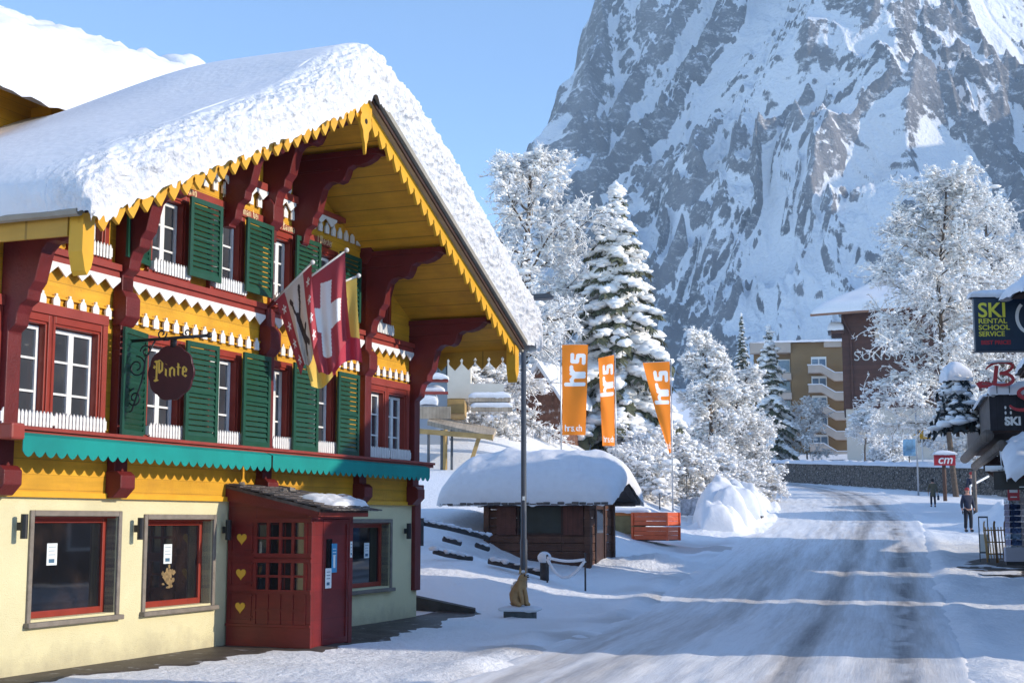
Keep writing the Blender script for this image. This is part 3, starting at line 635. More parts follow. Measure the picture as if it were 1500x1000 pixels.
for s in (-1, 1):
    ue = UC + s * (6.1 + EV + .08); za, ze = 8.66, sof(ue) + .13
    mb.prism([(UC, za), (ue, ze), (ue, ze + .10), (UC, za + .10)], 1, -2.02, -1.957)
mb.build('bargeboard', M_gut, house)
for s in (-1, 1):                                           # leaf-shaped scallops along the gable
    mb = MB(); n = 25; L_ = 6.1 + EV
    for i in range(n):
        a, b = i * L_ / n, (i + 1) * L_ / n; p = b - a
        pf = [(a, .05), (a, -.10), (a + p * .10, -.13), (a + p * .08, -.17), (a + p * .2, -.22), (a + p * .5, -.31), (a + p * .8, -.22), (a + p * .92, -.17), (a + p * .9, -.13), (b, -.10), (b, .05)]
        mb.prism([(UC + s * t, 8.53 - .474 * t + dz + .02) for t, dz in pf], 1, -1.83, -1.785)
    mb.build('valance', M_yelp, house)
mb = MB()
pf = [(-.2, .1), (-.2, -.16), (-.15, -.2), (-.19, -.26), (-.19, -.36), (-.1, -.46), (-.08, -.58), (-.035, -.66), (-.02, -.78), (0, -.84), (.02, -.78), (.035, -.66), (.08, -.58), (.1, -.46), (.19, -.36), (.19, -.26), (.15, -.2), (.2, -.16), (.2, .1)]
mb.prism([(UC + a, 8.5 + z) for a, z in pf], 1, -1.88, -1.832); mb.build('gable_pendant', M_yelp, house)
for u in (UC + .075,):
    mb = MB(); mb.tube([(UC, -1.885, 8.2), (UC, -1.879, 8.2)], .045, 10); mb.build('pendant_hole', M_dk, house)
for s in (-1, 1):                                           # boxed eave ends and the scalloped boards along the eaves
    ue = UC + s * (6.1 + EV); z0 = sof(ue); mb = MB(); a, b = sorted((ue, ue - s * .2))
    mb.prism([(a, z0 + .08), (b, z0 + .08), (b, z0 - .45), (b - .07 if s > 0 else b - .03, z0 - .56), (b - .10, z0 - .66), (a + .06, z0 - .61), (a, z0 - .40)], 1, -1.86, -1.67); mb.build('eave_end', M_yelp, house)
    mb = MB(); L_ = 9.0; n = 30; poly = [(-1.66, z0 + .05)]
    for i in range(n):
        a0 = -1.66 + i * L_ / n; p = L_ / n
        poly += [(a0, z0 - .36), (a0 + p * .4, z0 - .24), (a0 + p * .42, z0 - .20), (a0 + p * .36, z0 - .16), (a0 + p * .5, z0 - .11), (a0 + p * .64, z0 - .16), (a0 + p * .58, z0 - .20), (a0 + p * .6, z0 - .24)]
    poly += [(-1.66 + L_, z0 - .36), (-1.66 + L_, z0 + .05)]
    mb.prism(poly, 0, ue - .02, ue + .02) if s > 0 else mb.box((ue - .02, -1.66, z0 - .22), (ue + .02, 8, z0 + .05))
    mb.build('eave_valance', M_sofy, house)
    mb = MB(); mb.tube([(ue + s * .12, -1.9, z0 + .03), (ue + s * .12, 3, z0 + .02)], .06, 8); mb.build('gutter', M_gut, house)
# ---- snow on the roof
def roof_snow(name, parent, uc, half, top0, slope, w_front, w_back, thick, seed, over=.3, over_r=.5, round_u=.9, taper=0.0, mats=M_snow, lip_l=.19, lip_r=.0, eave_lip=.11, nu=440, nw=80, rough=1.0, nose=.5):
    """a thick snow blanket lying on a gable roof; s runs eave to eave, t from the bottom of the front edge up and back"""
    S = np.linspace(-1, 1, nu); t = np.concatenate([np.linspace(0, 1, 60), 1 + np.linspace(0, 1, nw) ** 1.4 * 1.0]); Ls = half + over
    SS, T = np.meshgrid(S, t); su = np.sign(SS) * np.abs(SS) ** .92
    du = su * np.where(su > 0, half + over_r, half + over); roofz = top0 - slope * np.minimum(np.abs(du), half + .12)
    gs_ = np.exp(-(du / 1.6) ** 2); crest = roofz + thick * gs_ + np.where(du < 0, .52, 1.16) * (1 - gs_) - slope * (np.sqrt(du ** 2 + .5) - np.abs(du)) * .55
    edge = np.clip(1 - np.abs(SS) ** np.where(SS > 0, 26, 14), 0, 1) ** .5                     # rounded eaves
    k = np.clip(T, 0, 1) * math.pi / 2; rise = np.sin(k) ** .9; ns_ = nose + (.14 - nose) * sstep(-.1, .15, SS); back = np.where(T < 1, (1 - np.cos(k)) * ns_, ns_ + (T - 1) * (w_front - w_back - ns_))
    tp = 1 - taper * sstep(.35, 1.0, T - 1)
    sd_ = sstep(-.12, .12, SS); h = np.maximum(crest - roofz, .05) * edge * tp
    bulge = (.05 + .13 * sstep(-.1, .15, SS)) * np.sin(np.clip(T, 0, 1) * math.pi) * thick
    w = w_front - back + bulge + .12 * (1 - sd_) * np.clip(1.2 - T, 0, 1)
    z = roofz - (lip_l + (lip_r - lip_l) * sd_) * (1 - np.clip(T * 3, 0, 1)) + h * rise - eave_lip * np.clip((np.abs(SS) - .985) / .015, 0, 1) * (T > .05)
    u = uc + du + np.sign(du) * .14 * np.sin(np.clip(rise * edge, 0, 1) * math.pi) * (np.abs(SS) > .9)
    fr = np.clip(1.25 - T, 0, 1)
    fr2 = np.clip(T * 5, 0, 1) * np.clip((.92 - T) * 2.6, 0, 1)
    n = (.02 * fbm(u * .5 + seed, w * .5, z * .5, 2) + .02 * fbm(u * 1.5, w * 1.5, z * 1.5, 2) * (T > 1) * np.exp(-(T - 1) * 6) + fr2 * rough * (.045 * fbm(u * 3.6 + seed, w * 3.6, z * 3.6, 3) + .03 * vnoise(u * 11, w * 11, z * 11) + .045 * vnoise(u * 21, w * 21, z * 21)))
    n = n + .035 * rough * np.exp(-((T - .72) / .14) ** 2) * vnoise(u * 6 + seed, z * 6, w * 6)
    w = w + n * np.clip(1.3 - T, 0, 1); z = z + n * np.clip(T, .15, 1)
    icic = np.maximum(0, vnoise(u * 5 + seed, u * 0) + .1) * .06 + np.maximum(0, vnoise(u * 17, u * 0 + 3)) * .09
    z = z - icic * rough * (T < .02) * (1 - .6 * sd_)
    eave = np.abs(SS) > .995; z = np.where(eave & (T >= .02), z - rough * .10 * np.maximum(0, vnoise(w * 7, w * 0 + 5)), z)
    V = np.stack([u, -w, z], 2).reshape(-1, 3); F = gridF(len(t), nu)
    cr = np.clip((1.0 + .12 * fbm(u * 1.5, w * 1.5, o=2) - T) * 3.2, 0, 1) * (T > .02)
    return npmesh(name, V, F, mats, parent, attrs={'crust': cr})
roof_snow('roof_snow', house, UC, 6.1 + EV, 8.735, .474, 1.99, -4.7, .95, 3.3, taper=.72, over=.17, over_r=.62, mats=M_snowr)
# ---- street-level: awnings
def awning(u0, u1):
    mb = MB(); n = int((u1 - u0) / .2); p = (u1 - u0) / n; low = []
    for i in range(n):
        a = u0 + i * p; low += [(a, 2.73), (a + .25 * p, 2.675), (a + .5 * p, 2.655), (a + .75 * p, 2.675)]
    mb.prism([(u0, 2.90)] + low + [(u1, 2.73), (u1, 2.90)], 1, -.46, -.452)
    mb.add([(u0, -.46, 2.90), (u1, -.46, 2.90), (u1, -.36, 2.945), (u0, -.36, 2.945), (u0, -.46, 2.908), (u1, -.46, 2.908), (u1, -.36, 2.953), (u0, -.36, 2.953)], [(0, 1, 2, 3), (7, 6, 5, 4), (0, 4, 5, 1), (1, 5, 6, 2), (2, 6, 7, 3), (3, 7, 4, 0)])
    return mb.build('awning', M_teal, house)
awning(-12.05, -6.36); awning(-6.31, -.42)
mb = MB(); B(mb, -12.3, -12.06, .5, .3, 2.85, 3.05); mb.build('awning_housing', M_redl, house, bevel=.03)
for u in (-11.95, -9.7, -5.92, -2.6, -.35):
    mb = MB(); B(mb, u - .14, u + .14, .13, .0, 2.4, 2.93)
    mb.prism([(0, 2.2), (-.12, 2.2), (-.25, 2.33), (-.25, 2.5), (-.18, 2.56), (0, 2.56)], 0, u - .16, u + .16); mb.build('beam_end', M_red, house, bevel=.012)
mb = MB(); B(mb, -.2, .07, .05, -.06, .55, 2.45); B(mb, -.3, .1, .1, -.1, 2.45, 2.6); mb.build('corner_board', M_red, house, bevel=.01)
# ---- pub windows
NW = []
for i, (a, b, c, d) in enumerate(GW):
    mb = MB(); t = .075; w = .0
    for q in ((a, a + t, c, d), (b - t, b, c, d), (a + t, b - t, d - t, d)): B(mb, q[0], q[1], w, -.05, q[2], q[3])
    B(mb, a - .03, b + .03, .06, -.3, c - .02, c + t - .03)
    f = mb.build('window', M_stone, house, bevel=.012); f['label'] = ('wide pub window with a stone frame', 'pub window nearer the porch, dried flowers inside', 'pub window beyond the porch')[i]
    mb = MB(); D = -.27
    for q in ((a + t - .01, a + t, c + t, d - t), (b - t, b - t + .01, c + t, d - t)): B(mb, q[0], q[1], -.052, D, q[2], q[3])
    mb.build('reveal', M_gry, f)
    mb = MB(); a1, b1, c1, d1 = a + t, b - t, c + t, d - t; fw = .085
    for q in ((a1, a1 + fw, c1, d1), (b1 - fw, b1, c1, d1), (a1 + fw, b1 - fw, c1, c1 + fw), (a1 + fw, b1 - fw, d1 - fw, d1)): B(mb, q[0], q[1], -.2, -.28, q[2], q[3])
    B(mb, a1, b1, -.053, -.29, d1 - .02, d1 - .002)
    mb.build('sash', M_redw, f, bevel=.01)
    mb = MB(); B(mb, a1 + fw - .01, b1 - fw + .01, -.235, -.245, c1 + .02, d1 - .02); mb.build('pane', M_glg, f)
for k, (u, z, lab) in enumerate(((-10.6, 1.47, 'white paper notice taped inside the wide pub window at the street corner'), (-8.05, 1.42, 'white paper notice in the pub window with dried flowers by the porch'), (-1.72, 1.35, 'white paper notice in the shaded pub window beyond the porch'))):
    mb = MB(); B(mb, -.1, .1, 0, -.004, -.14, .14); o = mb.build('notice', M_pap); o.parent = None
    o.matrix_world = house.matrix_basis @ Matrix.Translation((u, .2285, z)); tag(o, lab, 'notice', 'paper notices on the pub')
    mb = MB(); B(mb, -.06, .05, .0008, 0, -.11, -.06)
    for j in range(3): B(mb, -.07, .07 - .02 * (j % 2), .0008, 0, .09 - j * .05, .097 - j * .05)
    mb.build('print', M_ink, o)
rnd = random.Random(4)
mb = MB()
for i in range(60):
    a = rnd.uniform(0, 6.3); r = rnd.uniform(0, .15); p = (-8.02 + r * math.cos(a), .2325, 1.08 + r * math.sin(a) * 1.1); mb.ball(p, (rnd.uniform(.015, .045), .003, rnd.uniform(.015, .04)), 0, 6, 4, .3, rnd)
for i in range(14): mb.tube([(-8.72, .232, 1.75), (-8.72 + rnd.uniform(-.08, .1), .231, rnd.uniform(1.2, 1.6))], .006, 4)
tag(mb.build('dried_flowers', mat('dried_flowers', (.22, .15, .07), .9, .4, 20)), 'bunches of dried brown flowers hanging behind the pub window by the porch', 'flowers').matrix_world = house.matrix_basis
for u, z in ((-11.54, 1.83), (-9.18, 1.79), (-6.97, 1.76), (-.59, 1.7)):
    mb = MB(); mb.box((u - .03, -.01, z - .05), (u + .03, -.07, z + .05)); mb.tube([(u, -.10, z - .15), (u, -.10, z + .15)], .045, 12); mb.build('wall_lamp', M_blk, house)
# ---- the entrance porch
por = None
P0, P1, PW = -6.82, -5.5, 1.46
mb = MB()
for (w0, w1, z0, z1) in ((0, PW, 0, .32), (0, .5, .32, 2.25), (.5, PW - .1, .32, .84), (.5, PW - .1, 1.30, 1.38), (.5, PW - .1, 1.90, 2.12), (PW - .1, PW, .32, 2.1)):
    B(mb, P0, P0 + .07, w0, w1, z0 if z0 else -.2, z1)
B(mb, P0 + .0701, P0 + .34, PW, PW - .07, -.2, 2.1); B(mb, P1 - .12, P1, PW, PW - .07, -.2, 2.1); B(mb, P0 + .34, P1 - .12, PW, PW - .07, 1.93, 2.1)
B(mb, P1 - .07, P1, 0, PW - .071, 0, 2.3)
por = mb.build('porch', M_door, house, bevel=.006)
mb = MB()
for z0, z1 in ((.84, 1.30), (1.38, 1.90)):                          # glazing bars and raised mouldings on the window side
    for k in range(5):
        w = .5 + (PW - .1 - .5) * k / 4; B(mb, P0 - .02, P0 + .05, w - .025, w + .025, z0, z1)
    B(mb, P0 - .018, P0 + .05, .52, PW - .12, (z0 + z1) / 2 - .018, (z0 + z1) / 2 + .018)
    for z in (z0, z1): B(mb, P0 - .025, P0 - .001, .45, PW, z - .03, z + .03)
for k in range(5):
    w = .5 + (PW - .1 - .5) * k / 4; B(mb, P0 - .014, P0 - .001, w - .02, w + .02, .36, .80)
B(mb, P0 - .014, P0 - .001, .5, PW - .1, .55, .58); B(mb, P0 - .03, P0 - .001, .0, PW, .32, .355); B(mb, P0 - .018, P0 - .001, .02, .48, 1.34, 1.37)
for z0, z1 in ((.40, .82), (.92, 1.30), (1.42, 1.86)):
    for q in ((.06, .08, z0, z1), (.42, .44, z0, z1), (.06, .44, z0, z0 + .02), (.06, .44, z1 - .02, z1)): B(mb, P0 - .011, P0 - .001, q[0], q[1], q[2], q[3])
mb.build('glazing_bars', M_door, por)
mb = MB(); B(mb, P0 + .02, P0 + .03, .5, PW - .1, .84, 1.30); B(mb, P0 + .02, P0 + .03, .5, PW - .1, 1.38, 1.9); mb.build('pane', M_glg, por)
for z in (.60, 1.10, 1.63):
    mb = MB(); pts = []
    for i in range(28):
        a = 2 * math.pi * i / 28; x = 16 * math.sin(a) ** 3; y = 13 * math.cos(a) - 5 * math.cos(2 * a) - 2 * math.cos(3 * a) - math.cos(4 * a); pts.append((-.25 + x * .0053, z + y * .0058))
    mb.prism(pts, 0, P0 - .014, P0 - .0005); mb.build('heart', M_gold, por)
mb = MB()
for z in (.78, .97, 1.26, 1.46, 1.83, .46): B(mb, P0 - .02, P0 - .0125, .3, .47, z - .012, z + .012)
mb.build('hinge', M_red, por)
mb = MB(); D0, D1 = P0 + .36, P1 - .14
B(mb, D0, D1, PW - .02, PW - .06, .03, 1.92)
for q in ((D0, D0 + .06, .03, 1.92), (D1 - .06, D1, .03, 1.92), (D0 + .06, D1 - .06, .03, .12), (D0 + .06, D1 - .06, 1.84, 1.92)): B(mb, q[0], q[1], PW - .005, PW - .019, q[2], q[3])
mb.tube([(D1 - .05, -PW - .03, 1.0), (D1 - .05, -PW - .03, .72)], .014, 8); mb.build('door', M_door, por)
mb = MB(); B(mb, D0 + .12, D0 + .3, PW - .012, PW - .018, 1.12, 1.62); mb.build('pane', M_glg, por)
mb = MB(); V = [(P0 - .1, .0, 2.44), (P1 + .12, .0, 2.44), (P1 + .12, PW + .2, 2.07), (P0 - .1, PW + .2, 2.07)]
mb.add([(u, -w, z) for u, w, z in V] + [(u, -w, z - .05) for u, w, z in V], [(0, 1, 2, 3), (7, 6, 5, 4), (0, 4, 5, 1), (1, 5, 6, 2), (2, 6, 7, 3), (3, 7, 4, 0)])
RS = .223
for r_ in range(9):
    w0 = .02 + r_ * .2; k = P0 - .14
    while k < P1 + .14:
        wd = rnd.uniform(.08, .17); z = 2.455 - w0 * RS * .99
        a = rnd.uniform(.004, .02); mb.add([(k, -w0, z + a), (k + wd - .01, -w0, z + a), (k + wd - .01, -w0 - .26, z - .035 + a + rnd.uniform(-.006, .01)), (k, -w0 - .26, z - .035 + a), (k, -w0, z - .02 + a), (k + wd - .01, -w0, z - .02 + a), (k + wd - .01, -w0 - .26, z - .055 + a), (k, -w0 - .26, z - .055 + a)], [(0, 1, 2, 3), (7, 6, 5, 4), (0, 4, 5, 1), (1, 5, 6, 2), (2, 6, 7, 3), (3, 7, 4, 0)]); k += wd
mb.build('roof', M_shing, por)
mb = MB(); B(mb, P0 - .1, P1 + .12, PW + .20, PW + .17, 1.96, 2.06); B(mb, P0 - .1, P1 + .12, PW + .17, PW + .0, 1.96, 1.99); mb.build('fascia', M_redl, por)
mb = MB(); mb.prism([(-.0, 2.4), (-PW - .16, 2.03), (-PW - .16, 1.92), (-PW + .05, 1.99), (0, 2.2)], 0, P0 - .1, P0 - .04); mb.build('side_fascia', M_red, por)
# thin snow left on the lower half of the porch roof, and two ridge stones
tt = np.linspace(0, 1, 22); ss = np.linspace(0, 1, 26); A_, B_ = np.meshgrid(ss, tt); U_ = P0 + .28 + A_ * (P1 + .16 - P0 - .28) + .1 * (1 - B_) ; W_ = .62 + .35 * (1 - A_) + B_ * (PW + .22 - .62 - .35 * (1 - A_))
hh = .085 * np.clip(np.minimum(np.minimum(A_, 1 - A_) * 9, np.minimum(B_ * 1.8, (1 - B_) * 14)), 0, 1) ** .5 * (1 + .5 * fbm(U_ * 4, W_ * 4)) + .012
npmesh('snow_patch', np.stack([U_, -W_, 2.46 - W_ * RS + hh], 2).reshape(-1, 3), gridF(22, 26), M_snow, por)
mb = MB()
for u, w, s in ((P0 + .7, .55, .07), (P0 + 1.0, .5, .09), (P0 + .2, .1, .06), (P0 + .1, .16, .05)): mb.ball((u, -w, 2.47 - w * RS), (s, s, s * .8), 0, 7, 5, .25, rnd)
mb.build('roof_stone', M_stone, por)
for k, (u, z, a, b, m, lab) in enumerate(((D0 + .16, 1.03, .19, .30, M_pap, 'white notice on the lower part of the porch door'), (D0 + .34, 1.33, .17, .44, mat('poster_blue', (.05, .27, .50), .6), 'blue poster on the porch door'), (D1 + .075, 1.45, .07, .25, M_pap, 'small white strip notice on the porch door frame'))):
    mb = MB(); w = PW + .003; B(mb, -a / 2, a / 2, .003, 0, -b / 2, b / 2); o = mb.build('notice', m); o.matrix_world = house.matrix_basis @ Matrix.Translation((u, -w, z)); tag(o, lab, 'notice', 'papers on the porch door')
    mb = MB(); B(mb, -a * .28, a * .2, .0038, .003, -b * .35, -b * .2) if k != 1 else B(mb, -.03, .03, .0038, .003, -.15, .05)
    for j in range(3): B(mb, -a * .3, a * .3, .0038, .003, b * .3 - j * .05, b * .3 - j * .05 + .01)
    mb.build('print', M_ink if k != 1 else M_pap, o)
# ---- paving swept clear in front of the chalet
mb_u = np.linspace(-13.5, 1.6, 90); mb_t = np.linspace(0, 1, 12); UU, TT = np.meshgrid(mb_u, mb_t)
wout = .35 + .30 * fbm(UU * .7, UU * 0 + 2) + np.where(UU < -6.9, .55, 0) + np.where(UU > -5.6, 1.25 - .12 * (UU + 5.6), 0) + np.where((UU >= -6.9) & (UU <= -5.6), 1.35, 0) + .1 * fbm(UU * 4, UU * 0)
wout = np.maximum(wout, .1) ; WW = -.1 + TT * (wout + .1)
Hm = house.matrix_basis; P_ = np.stack([UU, -WW, np.zeros_like(UU)], 2).reshape(-1, 3); Mx = np.array(Matrix.Translation((-1.875, 28.353, 0)) @ Matrix.Rotation(HA, 4, 'Z'))
Pw = P_ @ Mx[:3, :3].T + Mx[:3, 3]; Pw[:, 2] = ground_z(Pw[:, 0], Pw[:, 1]) + .014 + .012 * (1 - TT.ravel()) ; Pw[:, 2] = np.where(TT.ravel() > .97, Pw[:, 2] - .03, Pw[:, 2])
tag(npmesh('paving', Pw, gridF(12, 90, True), M_pave), kind='structure')

# ------------------------------------------------------------------ helpers for snow pillows and trees
def pillow(name, parent, x0, x1, y0, y1, base, h, seed=0, n=(48, 32), pw=5, rough=.05, lip=.03, bulge=.06, m=None, q=.55, fs=2.2):
    a = np.sin(np.linspace(-1, 1, n[0]) * math.pi / 2); b = np.sin(np.linspace(-1, 1, n[1]) * math.pi / 2); A, Bq = np.meshgrid(a, b)
    e = np.clip((1 - np.abs(A) ** pw) * (1 - np.abs(Bq) ** pw), 0, 1) ** q
    xc, yc, rx_, ry_ = (x0 + x1) / 2, (y0 + y1) / 2, (x1 - x0) / 2, (y1 - y0) / 2
    bl = np.sin(np.clip(e, 0, 1) * math.pi) * bulge
    Xp = xc + A * rx_ + np.sign(A) * bl * (np.abs(A) > .7); Yp = yc + Bq * ry_ + np.sign(Bq) * bl * (np.abs(Bq) > .7)
    N_ = rough * fbm(Xp * fs + seed, Yp * fs, 3.3, 4)
    Zp = base(np.clip(Xp, x0, x1), np.clip(Yp, y0, y1)) + (h(Xp) if callable(h) else h) * e + N_ * (.3 + e) - lip * (1 - e) - (e < .05) * rough * np.maximum(0, vnoise(Xp * 9 + seed, Yp * 9))
    V = np.stack([Xp, Yp, Zp], 2).reshape(-1, 3); return npmesh(name, V, gridF(n[1], n[0]), m or M_snow, parent)
def segmesh(name, segs, m, parent=None, sides=4, smooth=True):
    S = np.asarray(segs, float); p, q, r0, r1 = S[:, :3], S[:, 3:6], S[:, 6], S[:, 7]; d = q - p; d /= np.maximum(np.linalg.norm(d, axis=1), 1e-6)[:, None]
    up = np.where(np.abs(d[:, 2:3]) > .9, [[1., 0, 0]], [[0, 0, 1.]]); a = np.cross(d, up); a /= np.linalg.norm(a, axis=1)[:, None]; b = np.cross(d, a)
    V = []
    for (c, r) in ((p, r0), (q, r1)):
        for j in range(sides):
            g = 2 * math.pi * j / sides; V.append(c + (a * math.cos(g) + b * math.sin(g)) * r[:, None])
    V = np.stack(V, 1).reshape(-1, 3); o = np.arange(len(S))[:, None] * 2 * sides; F = []
    for j in range(sides): k = (j + 1) % sides; F.append(np.concatenate([o + j, o + k, o + sides + k, o + sides + j], 1))
    return npmesh(name, V, np.stack(F, 1).reshape(-1, 4), m, parent, smooth)
def lumparr(C, Rr, seed, jit=.22, seg=7, rings=5):
    C = np.asarray(C, float); Rr = np.asarray(Rr, float); rs = np.random.RandomState(seed); T = []; 
    for i in range(rings):
        a = math.pi * (i + .02) / (rings - 1 + .04)
        for j in range(seg): b = 2 * math.pi * (j + .5 * (i % 2)) / seg; T.append((math.sin(a) * math.cos(b), math.sin(a) * math.sin(b), math.cos(a)))
    T = np.array(T); n = len(C); ang = rs.rand(n) * 6.28; ca, sa = np.cos(ang), np.sin(ang)
    V = T[None] * (1 + jit * (rs.rand(n, len(T), 1) * 2 - 1)) * Rr[:, None, :]
    if Rr.shape[1] == 3: pass
    V = np.stack([V[..., 0] * ca[:, None] - V[..., 1] * sa[:, None], V[..., 0] * sa[:, None] + V[..., 1] * ca[:, None], V[..., 2]], 2) + C[:, None]
    f = gridF(rings, seg); extra = np.array([[i * seg + seg - 1, i * seg, (i + 1) * seg, (i + 1) * seg + seg - 1] for i in range(rings - 1)]); f = np.concatenate([f, extra])
    F = (f[None] + (np.arange(n) * len(T))[:, None, None]).reshape(-1, 4); return V.reshape(-1, 3), F
def merge(parts):
    V = []; F = []; n = 0
    for v, f in parts: V.append(v); F.append(f + n); n += len(v)
    return np.concatenate(V), np.concatenate(F)
def frost_tree(name, pos, h, spread, seed, label, trunk_r=.22, limbs=16, low=.12, group=None, dens=1.0, cat='tree', multi=1, round_=.9, tw=1.0, lump=1.0):
    rs = random.Random(seed); root = empty(name, pos, 0, label, cat, group); br = []; wh = []; C = []; Rl = []
    def rv(s): return Vector((rs.gauss(0, s), rs.gauss(0, s), rs.gauss(0, s)))
    def chain(p, d, L, r, n, droop, wob):
        pts = [p.copy()]; d = d.normalized()
        for i in range(n): d = (d + rv(wob) + Vector((0, 0, -droop))).normalized(); p = p + d * (L / n); pts.append(p.copy())
        for i in range(n):
            a, b = pts[i], pts[i + 1]; r0 = r * (1 - i / n * .75); r1 = r * (1 - (i + 1) / n * .75); yield a, b, r0, r1, i / n
    for t_ in range(multi):
        off = Vector((0, 0, 0)) if multi == 1 else Vector((rs.uniform(-1, 1) * spread * .12, rs.uniform(-1, 1) * spread * .1, 0))
        lean = Vector((rs.uniform(-.08, .08), rs.uniform(-.08, .08), 1)) if multi == 1 else Vector((off.x / spread * 2, off.y / spread * 2, 1))
        tp = []
        for a, b, r0, r1, t in chain(off + Vector((0, 0, -.4)), lean, h * .92, trunk_r, 12, 0, .05): br.append((*a, *b, r0, r1)); tp.append((a, b))
        for k in range(limbs):
            ft = low + (1 - low) * ((k + rs.random()) / limbs) ** .9; i = min(11, int(ft * 12)); a, b = tp[i]; p = a.lerp(b, ft * 12 - i if i < 11 else .5)
            az = k * 2.4 + rs.uniform(-.5, .5); prof = max(.16, (1 - abs((ft - .42) / .62) ** 2.2)) ** round_
            L = spread * prof * rs.uniform(.72, 1.08); d = Vector((math.cos(az), math.sin(az), .25 + .75 * ft + rs.uniform(-.1, .2)))
            lr = trunk_r * (.42 - .2 * ft) * (.6 + .4 * prof)
            for a1, b1, r0, r1, t1 in chain(p, d, L, lr, 7, .07, .10):
                br.append((*a1, *b1, r0, r1)); wh.append((*(a1 + Vector((0, 0, r0 * .9 + .015))), *(b1 + Vector((0, 0, r1 * .9 + .015))), r0 * .8 + .02, r1 * .8 + .02))
                if t1 < .12: continue
                for s in range(int(3 * dens + rs.random())):
                    d2 = (b1 - a1).normalized() + rv(.75) + Vector((0, 0, .18)); L2 = L * rs.uniform(.16, .36) + .25; p2 = a1.lerp(b1, rs.random())
                    for a2, b2, r0, r1, t2 in chain(p2, d2, L2, .022 + .01 * rs.random(), 3, .14, .16):
                        if rs.random() < .45: br.append((*(a2 - Vector((0, 0, .03))), *(b2 - Vector((0, 0, .03))), r0 * 1.1, r1 * 1.1))
                        wh.append((*a2, *b2, r0 * 1.15 + .012, r1 * 1.15 + .014))
                        for u in range(int(2.2 * tw + rs.random())):
                            d3 = (b2 - a2).normalized() + rv(.8) + Vector((0, 0, -.05)); L3 = rs.uniform(.25, .65); p3 = a2.lerp(b2, rs.random())
                            q3 = p3 + d3.normalized() * L3; wh.append((*p3, *q3, .024, .012))
                            q4 = p3.lerp(q3, .5) + (d3.normalized() + rv(.7)).normalized() * L3 * .5; wh.append((*p3.lerp(q3, .5), *q4, .018, .01))
                            if rs.random() < .5 * lump: C.append(p3.lerp(q3, rs.random()) + Vector((0, 0, .03))); x = rs.uniform(.04, .125) * (1 + .9 * (rs.random() < .12)); Rl.append((x * rs.uniform(1, 1.8), x, x * .62))
    segmesh('trunk', br, M_bark, root, 5)
    S = np.asarray(wh); p, q, r0, r1 = S[:, :3], S[:, 3:6], S[:, 6], S[:, 7]
    c = segmesh('crown', wh, M_snowt, root, 3)
    if C: V, F = lumparr(np.array([tuple(v) for v in C]), Rl, seed); npmesh('snow_clumps', V, F, M_snowt, root)
    return root
def conifer(name, pos, h, rad, seed, label, snow=1.0, group=None, step=.46, needle=M_need, cat='tree', flat=.85, bare=.0, pad=1.0, lean=0):
    rs = random.Random(seed); root = empty(name, pos, 0, label, cat, group); br = [(0, 0, -.4, lean * .5, 0, h * .5, rad * .075, rad * .05), (lean * .5, 0, h * .5, lean, 0, h, rad * .05, .02)]; Q = []; C = []; Rl = []
    z = bare + .25; k = 0
    while z < h - .1:
        t = (z - bare) / (h - bare); Lm = rad * (1 - t) ** flat * min(1, .55 + t * 3) + .12; nb = max(3, int(3.6 + 2.2 * (1 - t))); az0 = rs.random() * 6.28
        for b in range(nb):
            az = az0 + b * 6.283 / nb + rs.uniform(-.3, .3); L = Lm * rs.uniform(.5, 1.16); el0 = .30 * t + rs.uniform(-.2, .12); dr = .38 + .25 * (1 - t); cx = lean * z / h
            zz_ = z + rs.uniform(-.2, .2) * step
            def P(s):
                return Vector((cx + math.cos(az) * s * L, math.sin(az) * s * L, zz_ + L * (el0 * s - dr * s * s * .8)))
            br.append((*P(0), *P(.55), .02 + .012 * L, .02)); n = max(3, int(L / .17)); sid = Vector((-math.sin(az), math.cos(az), 0)); w = .17 + .20 * L
            for i in range(n):
                s0 = .12 + .88 * i / n; c0 = P(s0); ww = w * (1.0 - .55 * s0) * rs.uniform(.7, 1.25)
                for sg in (-1, 1):
                    tip = c0 + sid * sg * ww + (P(min(1, s0 + .1)) - c0) * .9 + Vector((0, 0, -ww * rs.uniform(.35, .9))); th_ = Vector((0, 0, -.10 * rs.uniform(.6, 1.6))) + (P(min(1.05, s0 + .09)) - c0) * .6
                    Q.append((c0, c0 + th_, tip + th_ * .8, tip))
                if rs.random() < .6: d_ = Vector((rs.uniform(-.05, .05), rs.uniform(-.05, .05), -rs.uniform(.14, .38))); sh = (P(min(1, s0 + .12)) - c0); Q.append((c0, c0 + sh, c0 + sh + d_, c0 + d_))
            if rs.random() < snow:
                m = max(2, int(L / .26))
                for i in range(m):
                    s0 = .22 + .76 * (i + rs.random() * .6) / m; 
                    if rs.random() > .5 + .42 * snow: continue
                    x = (.09 + .13 * L * (1.12 - s0) + .12 * rs.random() ** 2) * pad; x = min(x, .5); C.append(P(s0) + Vector((0, 0, .05 + x * .10)) + sid * rs.uniform(-.3, .3) * w); Rl.append((x * rs.uniform(.95, 1.5), x * rs.uniform(.8, 1.2), x * rs.uniform(.38, .6)))
        z += step * (1.0 - .4 * t) * .62; k += 1
    C.append(Vector((lean, 0, h))); Rl.append((.17 * pad, .17 * pad, .26 * pad))
    V = np.array([[tuple(p) for p in q] for q in Q]).reshape(-1, 3); segmesh('trunk', br, M_bark, root, 5)
    npmesh('foliage', V, np.arange(len(V)).reshape(-1, 4), needle, root, False)
    V, F = lumparr(np.array([tuple(c) for c in C]), Rl, seed, .3, 8, 6); npmesh('snow_pads', V, F, M_snowt, root); return root

